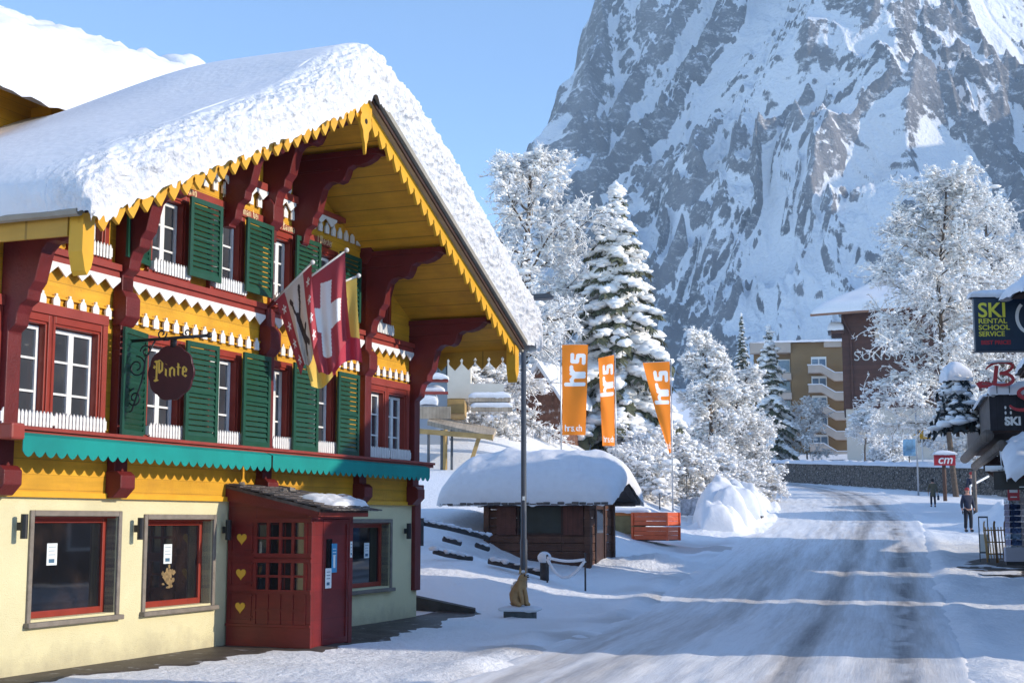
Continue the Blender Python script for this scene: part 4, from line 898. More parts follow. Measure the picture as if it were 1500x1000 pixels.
# ------------------------------------------------------------------ trees
gz = lambda x, y: float(ground_z(np.array([x]), np.array([y]), False)[0])
def at(px, y): return (px - 750) / 2083 * y
def zt(py, y): return 1.9 + (762 - py) / 2083 * y
T_ = lambda px, y, dz=0: (at(px, y), y, gz(at(px, y), y) + dz)
frost_tree('frosted_tree', T_(772, 76), 15.4, 5.0, 11, 'tall hoar-frosted bare tree behind the chalet gable and the street lamp', .30, 24, .10, dens=1.5, tw=1.3)
frost_tree('frosted_tree', T_(735, 68), 9.0, 4.2, 12, 'lower frosted tree filling the gap under the chalet eave', .2, 18, .08, dens=1.3)
conifer('spruce_tree', T_(905, 76), zt(268, 76) - T_(905, 76)[2], 4.1, 21, 'big spruce loaded with snow behind the orange banners', 1.0, step=.44, needle=M_need, flat=.72, pad=1.3)
frost_tree('frosted_tree', T_(836, 88), 11.5, 3.2, 14, 'slim frosted tree between the big spruce and the tall frosted tree', .16, 18, .1, dens=1.1)
frost_tree('frosted_tree', T_(1050, 96), zt(520, 96) - T_(1046, 96)[2], 2.9, 15, 'broad snow-laden tree right of the leaning orange banner', .3, 20, .2, dens=1.5, lump=2.2)
frost_tree('frosted_tree', T_(1036, 92), zt(462, 92) - T_(1036, 92)[2], 2.3, 27, 'slender snow-laden tree with a drooping top beside the leaning banner', .2, 22, .15, dens=1.6, lump=2.6)
conifer('spruce_tree', T_(1129, 176), zt(478, 176) - T_(1129, 176)[2], 4.1, 23, 'dark spruce with snowy boughs in front of the brown apartment block', .75, step=.72, flat=.8, pad=1.5)
conifer('spruce_tree', T_(1089, 185), zt(460, 185) - T_(1089, 185)[2], 2.5, 24, 'narrow dark spruce far behind the white trees', .45, step=.6, flat=.8)
frost_tree('frosted_tree', T_(1182, 176), zt(580, 176) - T_(1182, 176)[2], 3.7, 16, 'small frosted tree before the zigzag balconies', .12, 14, .15, dens=1.2, lump=1.6)
frost_tree('frosted_tree', T_(1266, 140), zt(590, 140) - T_(1266, 140)[2], 2.0, 17, 'little round frosted tree by the concrete hotel wall', .12, 12, .45, dens=1.3, lump=1.6)
frost_tree('frosted_tree', T_(1398, 104), zt(206, 104) - T_(1398, 104)[2], 6.5, 18, 'great frosted tree right of the dark brown hotel', .25, 54, .20, dens=1.9, tw=1.3, round_=.7, lump=1.4)
frost_tree('frosted_tree', T_(1470, 110), zt(235, 110) - T_(1470, 110)[2], 5.6, 19, 'frosted tree standing behind the ski rental sign', .36, 34, .12, dens=1.8, tw=1.3, round_=.75, lump=1.4)
for i, (px, y, h, s, lab) in enumerate(((925, 66, 2.0, 1.7, 'frosted bush between the second and third banners'), (962, 70, 3.2, 2.2, 'arching frosted bush behind the leaning banner'), (1012, 72, 2.8, 2.0, 'frosted bush on the bank below the slender snow-laden tree'), (1078, 98, 4.0, 2.4, 'frosted bush behind the ploughed snow bank'), (700, 66, 3.4, 2.2, 'frosted bush beside the terrace house deck'),
                                      (1062, 84, 2.6, 2.0, 'snow-laden bush on top of the ploughed snow bank'), (1098, 97, 2.4, 1.8, 'snow-laden bush at the far end of the ploughed snow bank'), (1405, 128, 4.6, 2.6, 'frosted thicket on the terrace behind the red sign with white script'), (1300, 150, 2.6, 2.2, 'frosted hedge plant by the concrete hotel base'), (1445, 122, 6.5, 3.0, 'frosted thicket beside the ski shop balcony'))):
    frost_tree('frosted_bush', T_(px, y), h, s, 40 + i, lab, .06, 13, .02, cat='bush', multi=2, dens=1.1, lump=2.0)
yw = Vector((14.42, 46, zt(622, 46)))
yew = conifer('snowy_yew', tuple(yw), 1.8, .85, 29, 'dark clipped yew topped with a snow ball, in a planter on the shop balcony', .95, step=.22, needle=mat('yew_green', (.03, .038, .04), .8, .3, 3), flat=.45, bare=-.15, pad=.85)
mb = MB(); mb.box((-.3, -.25, -.2), (.3, .25, .02)); mb.build('planter', M_oldd, yew, bevel=.02)
mb = MB(); mb.bar((-.6, 0, -.23), (1.0, -.1, -.23), .05); mb.bar((-.6, 0, .35), (.9, -.1, .35), .04); mb.build('bracket', M_blk, yew)
pillow('snow_cap', yew, -.42, .42, -.42, .42, lambda x, y: 1.42 + 0 * x, .62, 3, (26, 26), pw=2.3, rough=.05, q=.5)

# ------------------------------------------------------------------ house behind the chalet: only its eave, wall top and snow show
rear = empty('rear_chalet', (-1.875, 28.353, 0), HA, 'second yellow timber house rising behind the chalet roof, snow hanging from its eave', 'house')
mb = MB(); B(mb, -17, 3, -4.75, -12, -.5, 9.25); mb.build('wall', M_yel, rear)
mb = MB(); mb.prism([(4.05, 9.1), (12.5, 12.2), (12.5, 12.4), (4.05, 9.26)], 0, -17.5, 3.6); mb.build('roof', M_sofy, rear)
for u in (-9.35, -7.55, -5.9):
    mb = MB(); B(mb, u - .16, u + .16, -4.3, -4.75, 8.3, 9.12); mb.prism([(4.3, 8.3), (4.75, 7.6), (4.75, 8.3)], 0, u - .14, u + .14); B(mb, u - .2, u + .2, -4.6, -4.75, 6, 8.4); mb.build('bracket', M_yelp, rear)
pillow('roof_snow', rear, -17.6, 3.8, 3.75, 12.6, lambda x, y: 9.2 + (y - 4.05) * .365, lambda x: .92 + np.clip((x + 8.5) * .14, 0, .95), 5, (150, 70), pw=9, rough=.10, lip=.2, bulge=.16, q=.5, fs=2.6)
ch = empty('snow_capped_chimney', (-1.875, 28.353, 0), HA, 'snow lump on the chimney peeping over the chalet ridge', 'chimney')
mb = MB(); B(mb, -.6, .4, -5.3, -6.2, 9, 11.5); mb.build('stack', M_stone, ch)
pillow('snow_cap', ch, -.85, .65, 5.1, 6.4, lambda x, y: 11.45 + 0 * x, .6, 8, (24, 24), pw=2.5)

# ------------------------------------------------------------------ buildings across the street, outside the picture; their shadows cross the road
def village_house(x0, x1, y0, y1, ze, zr, label, axis='x', wallm=M_oldd):
    c_, n_ = (x0 + x1) / 2, (y0 + y1) / 2; ca, sa = math.cos(R(-SUN_AZ)), math.sin(R(-SUN_AZ)); r = empty('village_house', (ca * c_ + sa * n_, -sa * c_ + ca * n_, 0), R(SUN_AZ), label, 'house'); a, b = (x1 - x0) / 2, (y1 - y0) / 2; mb = MB()
    if axis == 'x': mb.prism([(-b, -.6), (b, -.6), (b, ze), (0, zr), (-b, ze)], 0, -a, a); bs = lambda x, y: ze + (zr - ze) * (1 - np.abs(y) / b) + .22
    else: mb.prism([(-a, -.6), (a, -.6), (a, ze), (0, zr), (-a, ze)], 1, -b, b); bs = lambda x, y: ze + (zr - ze) * (1 - np.abs(x) / a) + .22
    mb.build('wall', wallm, r); mb = MB(); o = .15
    for s in (-1, 1):
        if axis == 'x': mb.prism([(0, zr + .02), (s * (b + o), ze + .02 - o * .4), (s * (b + o), ze + .2 - o * .4), (0, zr + .2)], 0, -a - o, a + o)
        else: mb.prism([(0, zr + .02), (s * (a + o), ze + .02 - o * .4), (s * (a + o), ze + .2 - o * .4), (0, zr + .2)], 1, -b - o, b + o)
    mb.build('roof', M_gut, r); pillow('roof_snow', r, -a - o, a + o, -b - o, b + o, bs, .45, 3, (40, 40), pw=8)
    for k in range(3):
        for zz in (1.0, 3.9):
            if zz + 1.4 > ze: continue
            mb = MB(); yy_ = -b + (k + .5) * 2 * b / 3; mb.box((-a - .06, yy_ - .6, zz), (-a + .01, yy_ + .6, zz + 1.3)); w_ = mb.build('window', M_wht, r)
            mb = MB(); mb.box((-a - .07, yy_ - .5, zz + .1), (-a - .061, yy_ + .5, zz + 1.2)); mb.build('pane', M_gl, w_)
    return r
village_house(9.2, 18, -12, 16.3, 6.55, 7.2, 'low timber house across the street from the pub windows', 'x')
village_house(9, 20, 20.97, 32.25, 7.5, 10.2, 'tall gabled timber house across the street from the porch', 'x')
village_house(9.4, 17, 33.2, 40, 10.7, 11.2, 'narrow timber house next to the ski shop', 'y')
village_house(13, 21, 72, 83, 6.0, 7.6, 'unseen timber house added beyond the ski shop to shade the far road', 'x')  # added out of view to lay a band of shade over the far road
village_house(17, 25, 83.6, 95, 6.5, 8.0, 'second unseen timber house added farther back to shade the far road', 'x')  # likewise added unseen, carries the shade band farther up the road

# ------------------------------------------------------------------ the old log hut
HZ0 = .5
hut = empty('log_hut', (2.15, 40.0, HZ0), R(-21.3), 'small dark log hut under a huge rounded pillow of snow', 'hut')
mb = MB(); hx0, hx1, hd = -3.11, 0.0, 2.2; wx0, wx1 = -2.08, -.82
for i in range(9):
    z0 = -.16 + i * .235; o_ = .008 * (i % 2)
    mb.box((hx0, o_, z0), (wx0, .12, z0 + .225)); mb.box((wx1, o_, z0), (hx1, .12, z0 + .225))
    if z0 < .95: mb.box((wx0, o_, z0), (wx1, .12, z0 + .225))
    mb.box((hx0, .12, z0), (hx0 + .12, hd, z0 + .225)); mb.box((hx1 - .12, .12, z0), (hx1 - o_, .55, z0 + .225)); mb.box((hx1 - .12, 1.5, z0), (hx1 - o_, hd, z0 + .225)); mb.box((hx0 + .12, hd - .12, z0), (hx1 - .12, hd, z0 + .225))
mb.build('wall', M_old, hut, bevel=.012)
mb = MB(); mb.prism([(0, 1.9), (hd, 1.9), (hd / 2, 2.5)], 0, hx1 - .13, hx1 - .03); mb.prism([(0, 1.9), (hd, 1.9), (hd / 2, 2.5)], 0, hx0, hx0 + .1); mb.build('gable', M_oldd, hut)
mb = MB()
for (x, y) in ((hx0 - .05, -.08), (hx1 - .12, -.08), (hx1 - .1, hd - .1)): mb.box((x, y, -.4), (x + .17, y + .17, 1.95))
mb.build('corner_post', M_old, hut, bevel=.02)
mb = MB()
for q in ((wx0 - .06, wx0, 1.0, 1.84), (wx1, wx1 + .06, 1.0, 1.84), (wx0, wx1, 1.0, 1.05), (wx0, wx1, 1.79, 1.84)): mb.box((q[0], -.03, q[2]), (q[1], .06, q[3]))
w_ = mb.build('window', M_oldd, hut); mb = MB(); mb.box((wx0, .02, 1.05), (wx1, .035, 1.79)); mb.build('pane', mat('hut_glass', (.035, .05, .05), .35, .25, 1.5, 0, spec=.3), w_)
for x in (wx0 - .68, wx1 + .07):
    mb = MB(); mb.box((x, -.05, 1.0), (x + .60, -.012, 1.86)); 
    for z in (1.1, 1.7): mb.box((x + .02, -.065, z), (x + .58, -.05, z + .08))
    mb.build('shutter', mat('brown_shutter', (.10, .032, .022), .6, .25, 3, .2, 20, extra=planks(0, .155, .5, .06, (6, 1, 1))), hut)
mb = MB(); mb.box((-.07, .55, .02), (-.02, 1.5, 1.9)); 
for q in ((.55, .63), (1.42, 1.5)): mb.box((-.03, q[0], .02), (.012, q[1], 1.9))
d_ = mb.build('door', mat('hut_door', (.05, .025, .02), .6, .25, 4), hut)
mb = MB(); mb.box((-.019, .75, 1.05), (-.008, 1.32, 1.72)); mb.build('pane', M_glg, d_)
mb = MB(); mb.box((hx0 + .05, .05, -.6), (hx1 - .05, 2.1, -.16)); mb.box((-.35, -.14, -.6), (.12, .3, -.14)); mb.box((.0, .5, -.5), (.5, 1.6, .0)); mb.build('footing', M_stone, hut, bevel=.02)
mb = MB(); mb.prism([(.0, .07), (.0, .02), (.95, -.32), (.95, -.26)], 1, .45, 1.3); mb.build('ramp', mat('ramp_board', (.34, .25, .12), .8, .2, 4, .2, 20, extra=planks(0, .12, .5, .1)), hut)
mb = MB(); RX0, RX1, RC = -4.35, .72, 1.1
for s in (-1, 1):
    for k in range(24):
        a = RX0 + (RX1 - RX0) * k / 24; b = RX0 + (RX1 - RX0) * (k + 1) / 24; y0 = RC + s * (RC + .48 + .06 * rnd.random())
        mb.add([(a, RC, 2.55), (b, RC, 2.55), (b - .01, y0, 1.84), (a + .01, y0, 1.84), (a, RC, 2.61), (b, RC, 2.61), (b - .01, y0, 1.90), (a + .01, y0, 1.90)], [(0, 1, 2, 3), (7, 6, 5, 4), (0, 4, 5, 1), (1, 5, 6, 2), (2, 6, 7, 3), (3, 7, 4, 0)])
mb.tube([(RX0 + .1, -.1, 1.88), (RX1 - .05, -.1, 1.88)], .07, 7); mb.tube([(RX0 + .1, 2.3, 1.88), (RX1 - .05, 2.3, 1.88)], .07, 7); mb.tube([(RX0 + .1, RC, 2.48), (RX1 - .05, RC, 2.48)], .08, 7)
mb.build('roof', M_shing, hut)
pillow('roof_snow', hut, RX0 - .12, RX1 + .12, -.47, 2.67, lambda x, y: 2.60 - .43 * np.sqrt((y - RC) ** 2 + .02) - .04, .98, 12, (110, 70), pw=4.6, rough=.05, lip=.05, bulge=.14, q=.62, fs=1.8)

# ------------------------------------------------------------------ street furniture
lp = empty('street_lamp', (.27, 33, gz(.27, 33)), 0, 'tall slim dark steel street lamp rising beside the hut, flat head at its top', 'street lamp')
zt_ = 7.05 - gz(.27, 33)
mb = MB(); mb.tube([(0, 0, -.5), (0, 0, 1.1), (0, 0, 1.12), (0, 0, zt_)], [.085, .085, .068, .058], 14); mb.build('pole', M_iron, lp, True)
mb = MB(); mb.tube([(0, 0, zt_ - .05), (.12, 0, zt_ + .02)], .04, 8); mb.prism([(.1, zt_ - .03), (.68, zt_ + .01), (.72, zt_ + .05), (.56, zt_ + .12), (.12, zt_ + .09)], 1, -.17, .17); mb.build('lamp_head', M_iron, lp, bevel=.012)
mb = MB(); mb.box((-.03, -.075, 2.0), (.03, -.07, 2.09)); mb.build('number_plate', M_pap, lp)
def rail(label, pts, r=.06):
    mb = MB(); mb.tube(pts, r, 7); C = []; Rr = []
    o = empty('fence_rail', pts[0], 0, label, 'fence rail', 'half-buried rails on the snow slope'); q = mb; q.v = [tuple(Vector(v) - Vector(pts[0])) for v in q.v]; q.build('log', M_rail, o, True)
    for (a, b) in zip(pts[:-1], pts[1:]):
        n = max(2, int((Vector(b) - Vector(a)).length / .16))
        for i in range(n): p = Vector(a).lerp(Vector(b), (i + rnd.random()) / n) - Vector(pts[0]); C.append((p.x, p.y, p.z + .07)); Rr.append((.15, .09, rnd.uniform(.03, .075)))
    V, F = lumparr(C, Rr, len(C)); npmesh('snow', V, F, M_snow, o); return o
pz = lambda px, py, y: (at(px, y), y, zt(py, y))
rail('dark wooden rail sloping down from the chalet corner to the hut, the topmost one', [pz(608, 763, 37.5), pz(660, 773, 38.4), pz(716, 787, 39.5)], .07)
rail('short dark wooden rail sticking out of the snow, the middle one of the slope', [pz(650, 788, 38), pz(676, 795, 38.2)], .07)
rail('dark wooden rail beside the hut corner, half under a snow hump', [pz(698, 797, 39), pz(716, 803, 39.3)], .07)
rail('dark wooden rail lowest on the slope, broken by snow', [pz(636, 806, 35.5), pz(655, 811, 35.6), pz(692, 817, 36)], .065)
rail('long dark rail behind the lamp post, running to the snow-capped stump', [pz(716, 820, 35.4), pz(760, 829, 35.2), pz(800, 840, 35)], .075)
for px, py, y, lab in ((618, 765, 37.6, 'short dark fence post at the chalet end of the topmost rail'),):
    mb = MB(); x, y, z = pz(px, py, y); mb.tube([(0, 0, -.6), (0, 0, .12)], .07, 8); o = mb.build('fence_post', M_rail, loc=(x, y, z)); tag(o, lab, 'fence post')
x, y, z = pz(797, 838, 34.8); o = empty('stump', (x, y, z), 0, 'short wooden stump wearing a round ball of snow by the rope barrier', 'stump')
mb = MB(); mb.tube([(0, 0, -.4), (0, 0, .28)], .11, 9); mb.build('log', M_rail, o, True); mb = MB(); mb.ball((0, 0, .38), (.17, .17, .15), 0, 14, 9); mb.build('snow_cap', M_snow, o, True)
# rope barrier with snow along the rope
xa, ya, za = pz(801, 850, 34.4); xb, yb, zb = pz(856, 858, 34.2)
for (x, y, z, h, lab) in ((xa, ya, za, .62, 'thin dark barrier post next to the snow-capped stump'), (xb, yb, zb, .80, 'thin dark barrier post at the road end of the snowy rope')):
    mb = MB(); mb.tube([(0, 0, -.3), (0, 0, h)], .022, 8); mb.ball((0, 0, h), (.03, .03, .03), 0, 8, 6); o = mb.build('barrier_post', M_rail, loc=(x, y, z), smooth=True); tag(o, lab, 'post', 'rope barrier posts by the hut')
mb = MB(); pa, pb = Vector((xa, ya, za + .58)), Vector((xb, yb, zb + .66))
mb.tube([tuple(pa.lerp(pb, t) - Vector((0, 0, .06 * math.sin(math.pi * t))) - pa) for t in np.linspace(0, 1, 14)], .035, 7)
mb.tube([tuple(pa.lerp(pb, t) - Vector((0, 0, .42 * math.sin(math.pi * t ** .9) + .03)) - pa) for t in np.linspace(0, 1, 22)], .04, 7)
tag(mb.build('barrier_rope', M_snow, loc=tuple(pa), smooth=True), 'snow-coated rope sagging between the two barrier posts', 'rope')
# low stone kerb at the chalet corner
mb = MB(); k0, k1 = (-2.6, 29.9), (-.75, 29.25)
mb.add([(k0[0], k0[1], -.2), (k1[0], k1[1], -.2), (k1[0], k1[1] + .5, -.2), (k0[0], k0[1] + .6, -.2), (k0[0], k0[1], .46), (k1[0], k1[1], .12), (k1[0], k1[1] + .5, .12), (k0[0], k0[1] + .6, .46)], [(0, 3, 2, 1), (4, 5, 6, 7), (0, 1, 5, 4), (1, 2, 6, 5), (2, 3, 7, 6), (3, 0, 4, 7)])
tag(mb.build('kerb_wall', mat('kerb_stone', (.07, .065, .06), .85, .3, 5, .5, 20)), 'low dark stone kerb tapering into the snow at the chalet corner', 'kerb')

# ------------------------------------------------------------------ carved cat on its stone
def skin_body(name, joints, edges, m, parent=None, sub=2, root=0, loc=None, smooth=True):
    me = bpy.data.meshes.new(name); me.from_pydata([j[:3] for j in joints], edges, []); o = bpy.data.objects.new(name, me); scene.collection.objects.link(o)
    o.modifiers.new('skin', 'SKIN'); sv = me.skin_vertices[0].data
    for i, j in enumerate(joints): sv[i].radius = (j[3], j[4] if len(j) > 4 else j[3]); sv[i].use_root = (i == root)
    s = o.modifiers.new('sub', 'SUBSURF'); s.levels = s.render_levels = sub; me.materials.append(m); o.parent = parent
    o.modifiers['skin'].use_smooth_shade = smooth
    if loc: o.location = loc
    return o
px_ = (.16, 28.5); cat = empty('cat_statue', (*px_, gz(*px_) + .21), R(42), 'carved sandstone cat sitting upright on a snowy stone block, dusted with snow', 'statue')
J = [(0, .12, .16, .15), (0, .10, .30, .135), (0, .02, .42, .112), (0, -.04, .49, .082), (0, -.085, .585, .105), (0, -.175, .555, .06), (.10, .06, .12, .085), (.12, -.08, .05, .05), (.12, -.16, .03, .035), (-.10, .06, .12, .085), (-.12, -.08, .05, .05), (-.12, -.16, .03, .035),
     (.06, -.06, .34, .05), (.06, -.12, .16, .042), (.06, -.14, .03, .04), (-.06, -.06, .34, .05), (-.06, -.12, .16, .042), (-.06, -.14, .03, .04), (0, .22, .05, .05), (.12, .24, .03, .035), (.2, .14, .03, .03)]
EJ = [(0, 1), (1, 2), (2, 3), (3, 4), (4, 5), (0, 6), (6, 7), (7, 8), (0, 9), (9, 10), (10, 11), (2, 12), (12, 13), (13, 14), (2, 15), (15, 16), (16, 17), (0, 18), (18, 19), (19, 20)]
skin_body('body', J, EJ, M_cat, cat)
for s in (-1, 1):
    mb = MB(); mb.add([(s * .105, -.07, .63), (s * .025, -.10, .66), (s * .06, -.03, .63), (s * .085, -.09, .79)], [(0, 1, 3), (1, 2, 3), (2, 0, 3), (0, 2, 1)]); mb.build('ear', M_cat, cat)
    mb = MB(); mb.ball((s * .045, -.182, .61), (.018, .012, .018), 0, 8, 6); mb.build('eye', M_dk, cat)
mb = MB(); mb.ball((0, -.232, .575), (.022, .014, .016), 0, 8, 6); mb.box((-.035, -.232, .53), (.035, -.222, .538)); mb.build('nose', M_dk, cat)
V, F = lumparr([(0, .19, .36), (.02, .14, .44), (-.02, .24, .24), (0, -.08, .68), (.03, .05, .50), (0, -.19, .63)], [(.09, .06, .06), (.07, .05, .05), (.08, .05, .06), (.06, .06, .03), (.06, .04, .04), (.025, .03, .02)], 5); npmesh('snow_dust', V, F, M_snow, cat)
o = empty('stone_block', (px_[0], px_[1], gz(*px_)), R(-12), 'rough grey stone block under the carved cat, snow on top', 'stone')
mb = MB(); mb.box((-.3, -.2, -.15), (.3, .2, .17)); mb.build('stone', mat('block_stone', (.10, .11, .11), .85, .3, 6, .5, 20), o, bevel=.04)
pillow('snow_cap', o, -.36, .36, -.25, .27, lambda x, y: .155 + 0 * x, .07, 3, (22, 18), rough=.02)

# ------------------------------------------------------------------ crates and trestle at the cleared yard
for k in range(2):
    x0, y0 = 5.05, 50.3; c = empty('crate', (x0, y0, gz(x0, y0) + .03 + k * .5), R(-30), ('lower orange slatted crate standing on the packed snow' if k == 0 else 'upper orange slatted crate with snow on its rim'), 'crate', 'stacked orange crates')
    for (ax, s) in ((0, -1), (0, 1), (1, -1), (1, 1)):
        mb = MB()
        for i in range(3):
            z = .03 + i * .15
            if ax == 1: mb.box((-.64, s * .5 - .015, z), (.64, s * .5 + .015, z + .14))
            else: mb.box((s * .64 - .015, -.48, z), (s * .64 + .015, .48, z + .14))
        mb.build('side_panel', M_or, c, bevel=.006)
    mb = MB()
    for sx in (-1, 1):
        for sy in (-1, 1): mb.box((sx * .66 - .04, sy * .52 - .04, 0), (sx * .66 + .04, sy * .52 + .04, .47))
    mb.build('corner_post', M_or, c, bevel=.006); mb = MB(); mb.box((-.62, -.48, .0), (.62, .48, .03)); mb.build('floor', M_oldd, c)
    if k: pillow('snow', c, -.62, .62, -.47, .47, lambda x, y: .33 + 0 * x, .14, 4, (20, 18), rough=.06)
o = empty('trestle', (4.15, 51.2, gz(4.15, 51.2)), R(-10), 'low orange-brown plank table beside the crates, snow along its top', 'table')
mb = MB(); mb.box((-.9, -.35, .55), (.75, .35, .70)); mb.build('table_top', mat('orange_plank', (.42, .14, .03), .6, .15, 4), o, bevel=.01)
mb = MB(); mb.box((-.8, -.3, -.1), (.6, -.26, .55)); mb.box((-.8, .26, -.1), (.6, .3, .55)); mb.build('leg_board', mat('olive_board', (.22, .18, .08), .8, .2, 3), o)
pillow('snow', o, -.92, .78, -.38, .38, lambda x, y: .69 + 0 * x, .14, 6, (22, 14), rough=.04)

# ------------------------------------------------------------------ cloth with printed pattern
def cloth(name, parent, P, colf, n=(60, 90)):
    s, t = np.meshgrid(np.linspace(0, 1, n[0]), np.linspace(0, 1, n[1])); V = np.stack(P(s, t), 2).reshape(-1, 3); c = np.array(colf(s, t)); c = np.moveaxis(c, 0, 2).reshape(-1, 3)
    return npmesh(name, V, gridF(n[1], n[0]), M_cloth, parent, True, cols=c)
def seg_d(x, y, pts):
    d = np.full(np.shape(x), 9.)
    for (a, b), (c, e) in zip(pts[:-1], pts[1:]):
        L2 = (c - a) ** 2 + (e - b) ** 2 + 1e-9; k = np.clip(((x - a) * (c - a) + (y - b) * (e - b)) / L2, 0, 1); d = np.minimum(d, np.hypot(x - a - k * (c - a), y - b - k * (e - b)))
    return d
GL = {'h': [[(0, 0), (0, 1.45)], [(0, .85), (.35, 1.0), (.6, .8), (.6, 0)]], 'r': [[(0, 0), (0, 1)], [(0, .75), (.25, 1.0), (.5, 1.0)]], 's': [[(.6, .95), (.1, .95), (.1, .55), (.55, .5), (.55, .05), (0, .05)]], '.': [[(0, 0), (.03, 0)]], 'c': [[(.55, .9), (.1, .8), (.1, .2), (.55, .1)]]}
def word_d(x, y, w, adv=.95):
    d = np.full(np.shape(x), 9.); k = 0
    for ch in w:
        for st in GL[ch]: d = np.minimum(d, seg_d(x - k, y, st))
        k += adv if ch != '.' else .5
    return d
def mixc(cols, masks):
    out = [np.full(np.shape(masks[0]), c) for c in cols[0]]
    for col, m in zip(cols[1:], masks): out = [o_ * (1 - m) + c * m for o_, c in zip(out, col)]
    return out
ORA = (.84, .23, .012); WH = (.82, .82, .80)
def banner(px, pyt, pyb, ytop, y, W, side, label, taper, seed, base_py):
    x = at(px, y); zb = gz(x, y); o = empty('banner_flag', (x, y, zb), 0, label, 'banner', 'orange banner flags by the bank')
    zt_ = zt(ytop, y) - zb; z1, z0 = zt(pyt, y) - zb, zt(pyb, y) - zb; H = z1 - z0
    mb = MB(); mb.tube([(0, 0, -.5), (0, 0, zt_)], [.035, .025], 8); mb.ball((0, 0, zt_), (.04, .04, .04), 0, 8, 6); mb.build('pole', M_steel, o, True)
    mb = MB(); mb.bar((0, 0, z1 + .02), (side * W * (taper[0]), 0, z1 + .02 + taper[2]), .025); mb.build('top_rod', M_steel, o)
    def P(s, t):
        w = W * (taper[0] + (taper[1] - taper[0]) * t ** taper[3]); wav = .07 * np.sin(s * 4.5 + t * 6 + seed) * (.3 + t) * s + .05 * np.sin(t * 11 + s * 3 + seed)* s
        return side * (.05 + s * w), -.02 - wav - .18 * s * taper[4], z1 - t * H + taper[2] * s * (1 - t) + .0 * s
    def col(s, t):
        a = (s if side > 0 else 1 - s) * W; b = t * H; sc = .56       # logo reads upwards
        m = (word_d((1.72 - b) / sc, (.98 * W / 1.13 - a) / sc, 'hrs', .84) < .15) * (b < 2.1)
        m2 = (word_d((a - .15) / .17, (H - .18 - b) / .17, 'hrs.ch', .85) < .13) * (b > H - .6)
        sh = .94 + .06 * np.sin(s * 5 + t * 7 + seed)
        return [c * 1.0 for c in mixc((ORA, WH), [np.clip(m + m2, 0, 1) * 1.0])]
    cloth('cloth', o, P, col, (70, 210)); return o
banner(822, 505, 638, 503, 61, 1.13, 1, 'widest orange banner, hanging square with the whole white lettering', (1, .88, 0, 1, .2), .3, 665)
banner(902, 520, 654, 518, 63, 1.0, -1, 'narrow orange banner, middle of the three, turned half away', (.72, .56, -.18, 1, 1.6), 1.4, 665)
banner(984, 530, 664, 528, 60, 1.15, -1, 'orange banner pulled into a point at its foot, the one nearest the road', (1.0, .08, -.06, 1.15, .8), 2.2, 735)

# flags on the chalet
def hw_(u, w, z): return Vector((u, -w, z))
def wallflag(name, base, tip, L, drift, colf, label, seed, s0=.28, s1=.98):
    b, t_ = hw_(*base), hw_(*tip); o = empty(name, house.matrix_basis @ b, HA, label, 'flag', 'flags on poles at the chalet post'); d = t_ - b
    mb = MB(); mb.tube([(0, 0, 0), tuple(d)], .018, 8); mb.ball(tuple(d), (.04, .04, .04), 0, 10, 8); mb.build('pole', mat('flagpole_white', (.66, .64, .60), .4, .05, 5), o, True)
    mb = MB(); mb.tube([tuple(-d.normalized() * .08), tuple(d.normalized() * .1)], .032, 8); mb.build('socket', M_red, o)
    dr = Vector((drift[0], -drift[1], 0))
    def P(s, t):
        k = s0 + (s1 - s0) * s; A = t ** .8; wd_ = .24 * A * t
        fold = .075 * np.sin(s * 11 + seed + 2.5 * t) * A + .04 * np.sin(s * 23 + seed * 2 + 4 * t) * A
        px_ = wd_ + d.x * k + dr.x * A * (1 - s) + fold * .8; py_ = d.y * k + dr.y * A * (1 - s) + fold * .35; pz_ = d.z * k - .02 - t * L * (1 - .08 * np.sin(s * 7 + seed)) - .04 * (1 - s) * t
        return px_, py_, pz_
    cloth('cloth', o, P, colf, (90, 110)); return o
RD = (.42, .06, .075)
def star(x, y, cx, cy, r): a = np.arctan2(y - cy, x - cx); d = np.hypot(x - cx, y - cy); return d < r * (.62 + .38 * np.cos(5 * a + .6))
def f_bear(s, t):
    red = (s < .24) | (s > .76); st = np.zeros_like(s, bool)
    for cx in (.12, .88):
        for cy in (.18, .42, .66, .88): st = st | star(s, t, cx, cy, .062)
    bear = (seg_d(s, t, [(.46, .42), (.52, .60), (.58, .72)]) < .065) | (seg_d(s, t, [(.47, .44), (.38, .32), (.36, .22)]) < .025) | (seg_d(s, t, [(.50, .42), (.58, .28), (.60, .16)]) < .028) | (seg_d(s, t, [(.36, .22), (.33, .18)]) < .035) | (seg_d(s, t, [(.60, .16), (.61, .10)]) < .035) | (seg_d(s, t, [(.58, .72), (.52, .86)]) < .035) | (seg_d(s, t, [(.60, .70), (.68, .80)]) < .035) | (seg_d(s, t, [(.60, .64), (.66, .58)]) < .03)
    return mixc(((.66, .60, .55), RD, WH, (.055, .04, .04)), [red * 1., (st & red) * 1., (bear & ~red) * 1.])
def f_cross(s, t):
    x, y = (s - .48), (t - .50); c, n = math.cos(-.30), math.sin(-.30); x, y = x * c - y * n, x * n + y * c
    return mixc((RD, WH), [((np.abs(x) < .12) & (np.abs(y) < .36) | (np.abs(y) < .12) & (np.abs(x) < .36)) * 1.])
def f_yel(s, t):
    red = (t > .62 + .1 * s) & (s > .42); fig = (seg_d(s, t, [(.60, .28), (.66, .42), (.58, .58)]) < .09) | (seg_d(s, t, [(.2, .25), (.26, .4)]) < .05) | (seg_d(s, t, [(.66, .3), (.8, .22)]) < .035) | (seg_d(s, t, [(.5, .45), (.40, .36)]) < .03)
    return mixc(((.68, .47, .10), (.45, .04, .07), (.06, .06, .055)), [red * 1., (fig & ~red) * 1.])
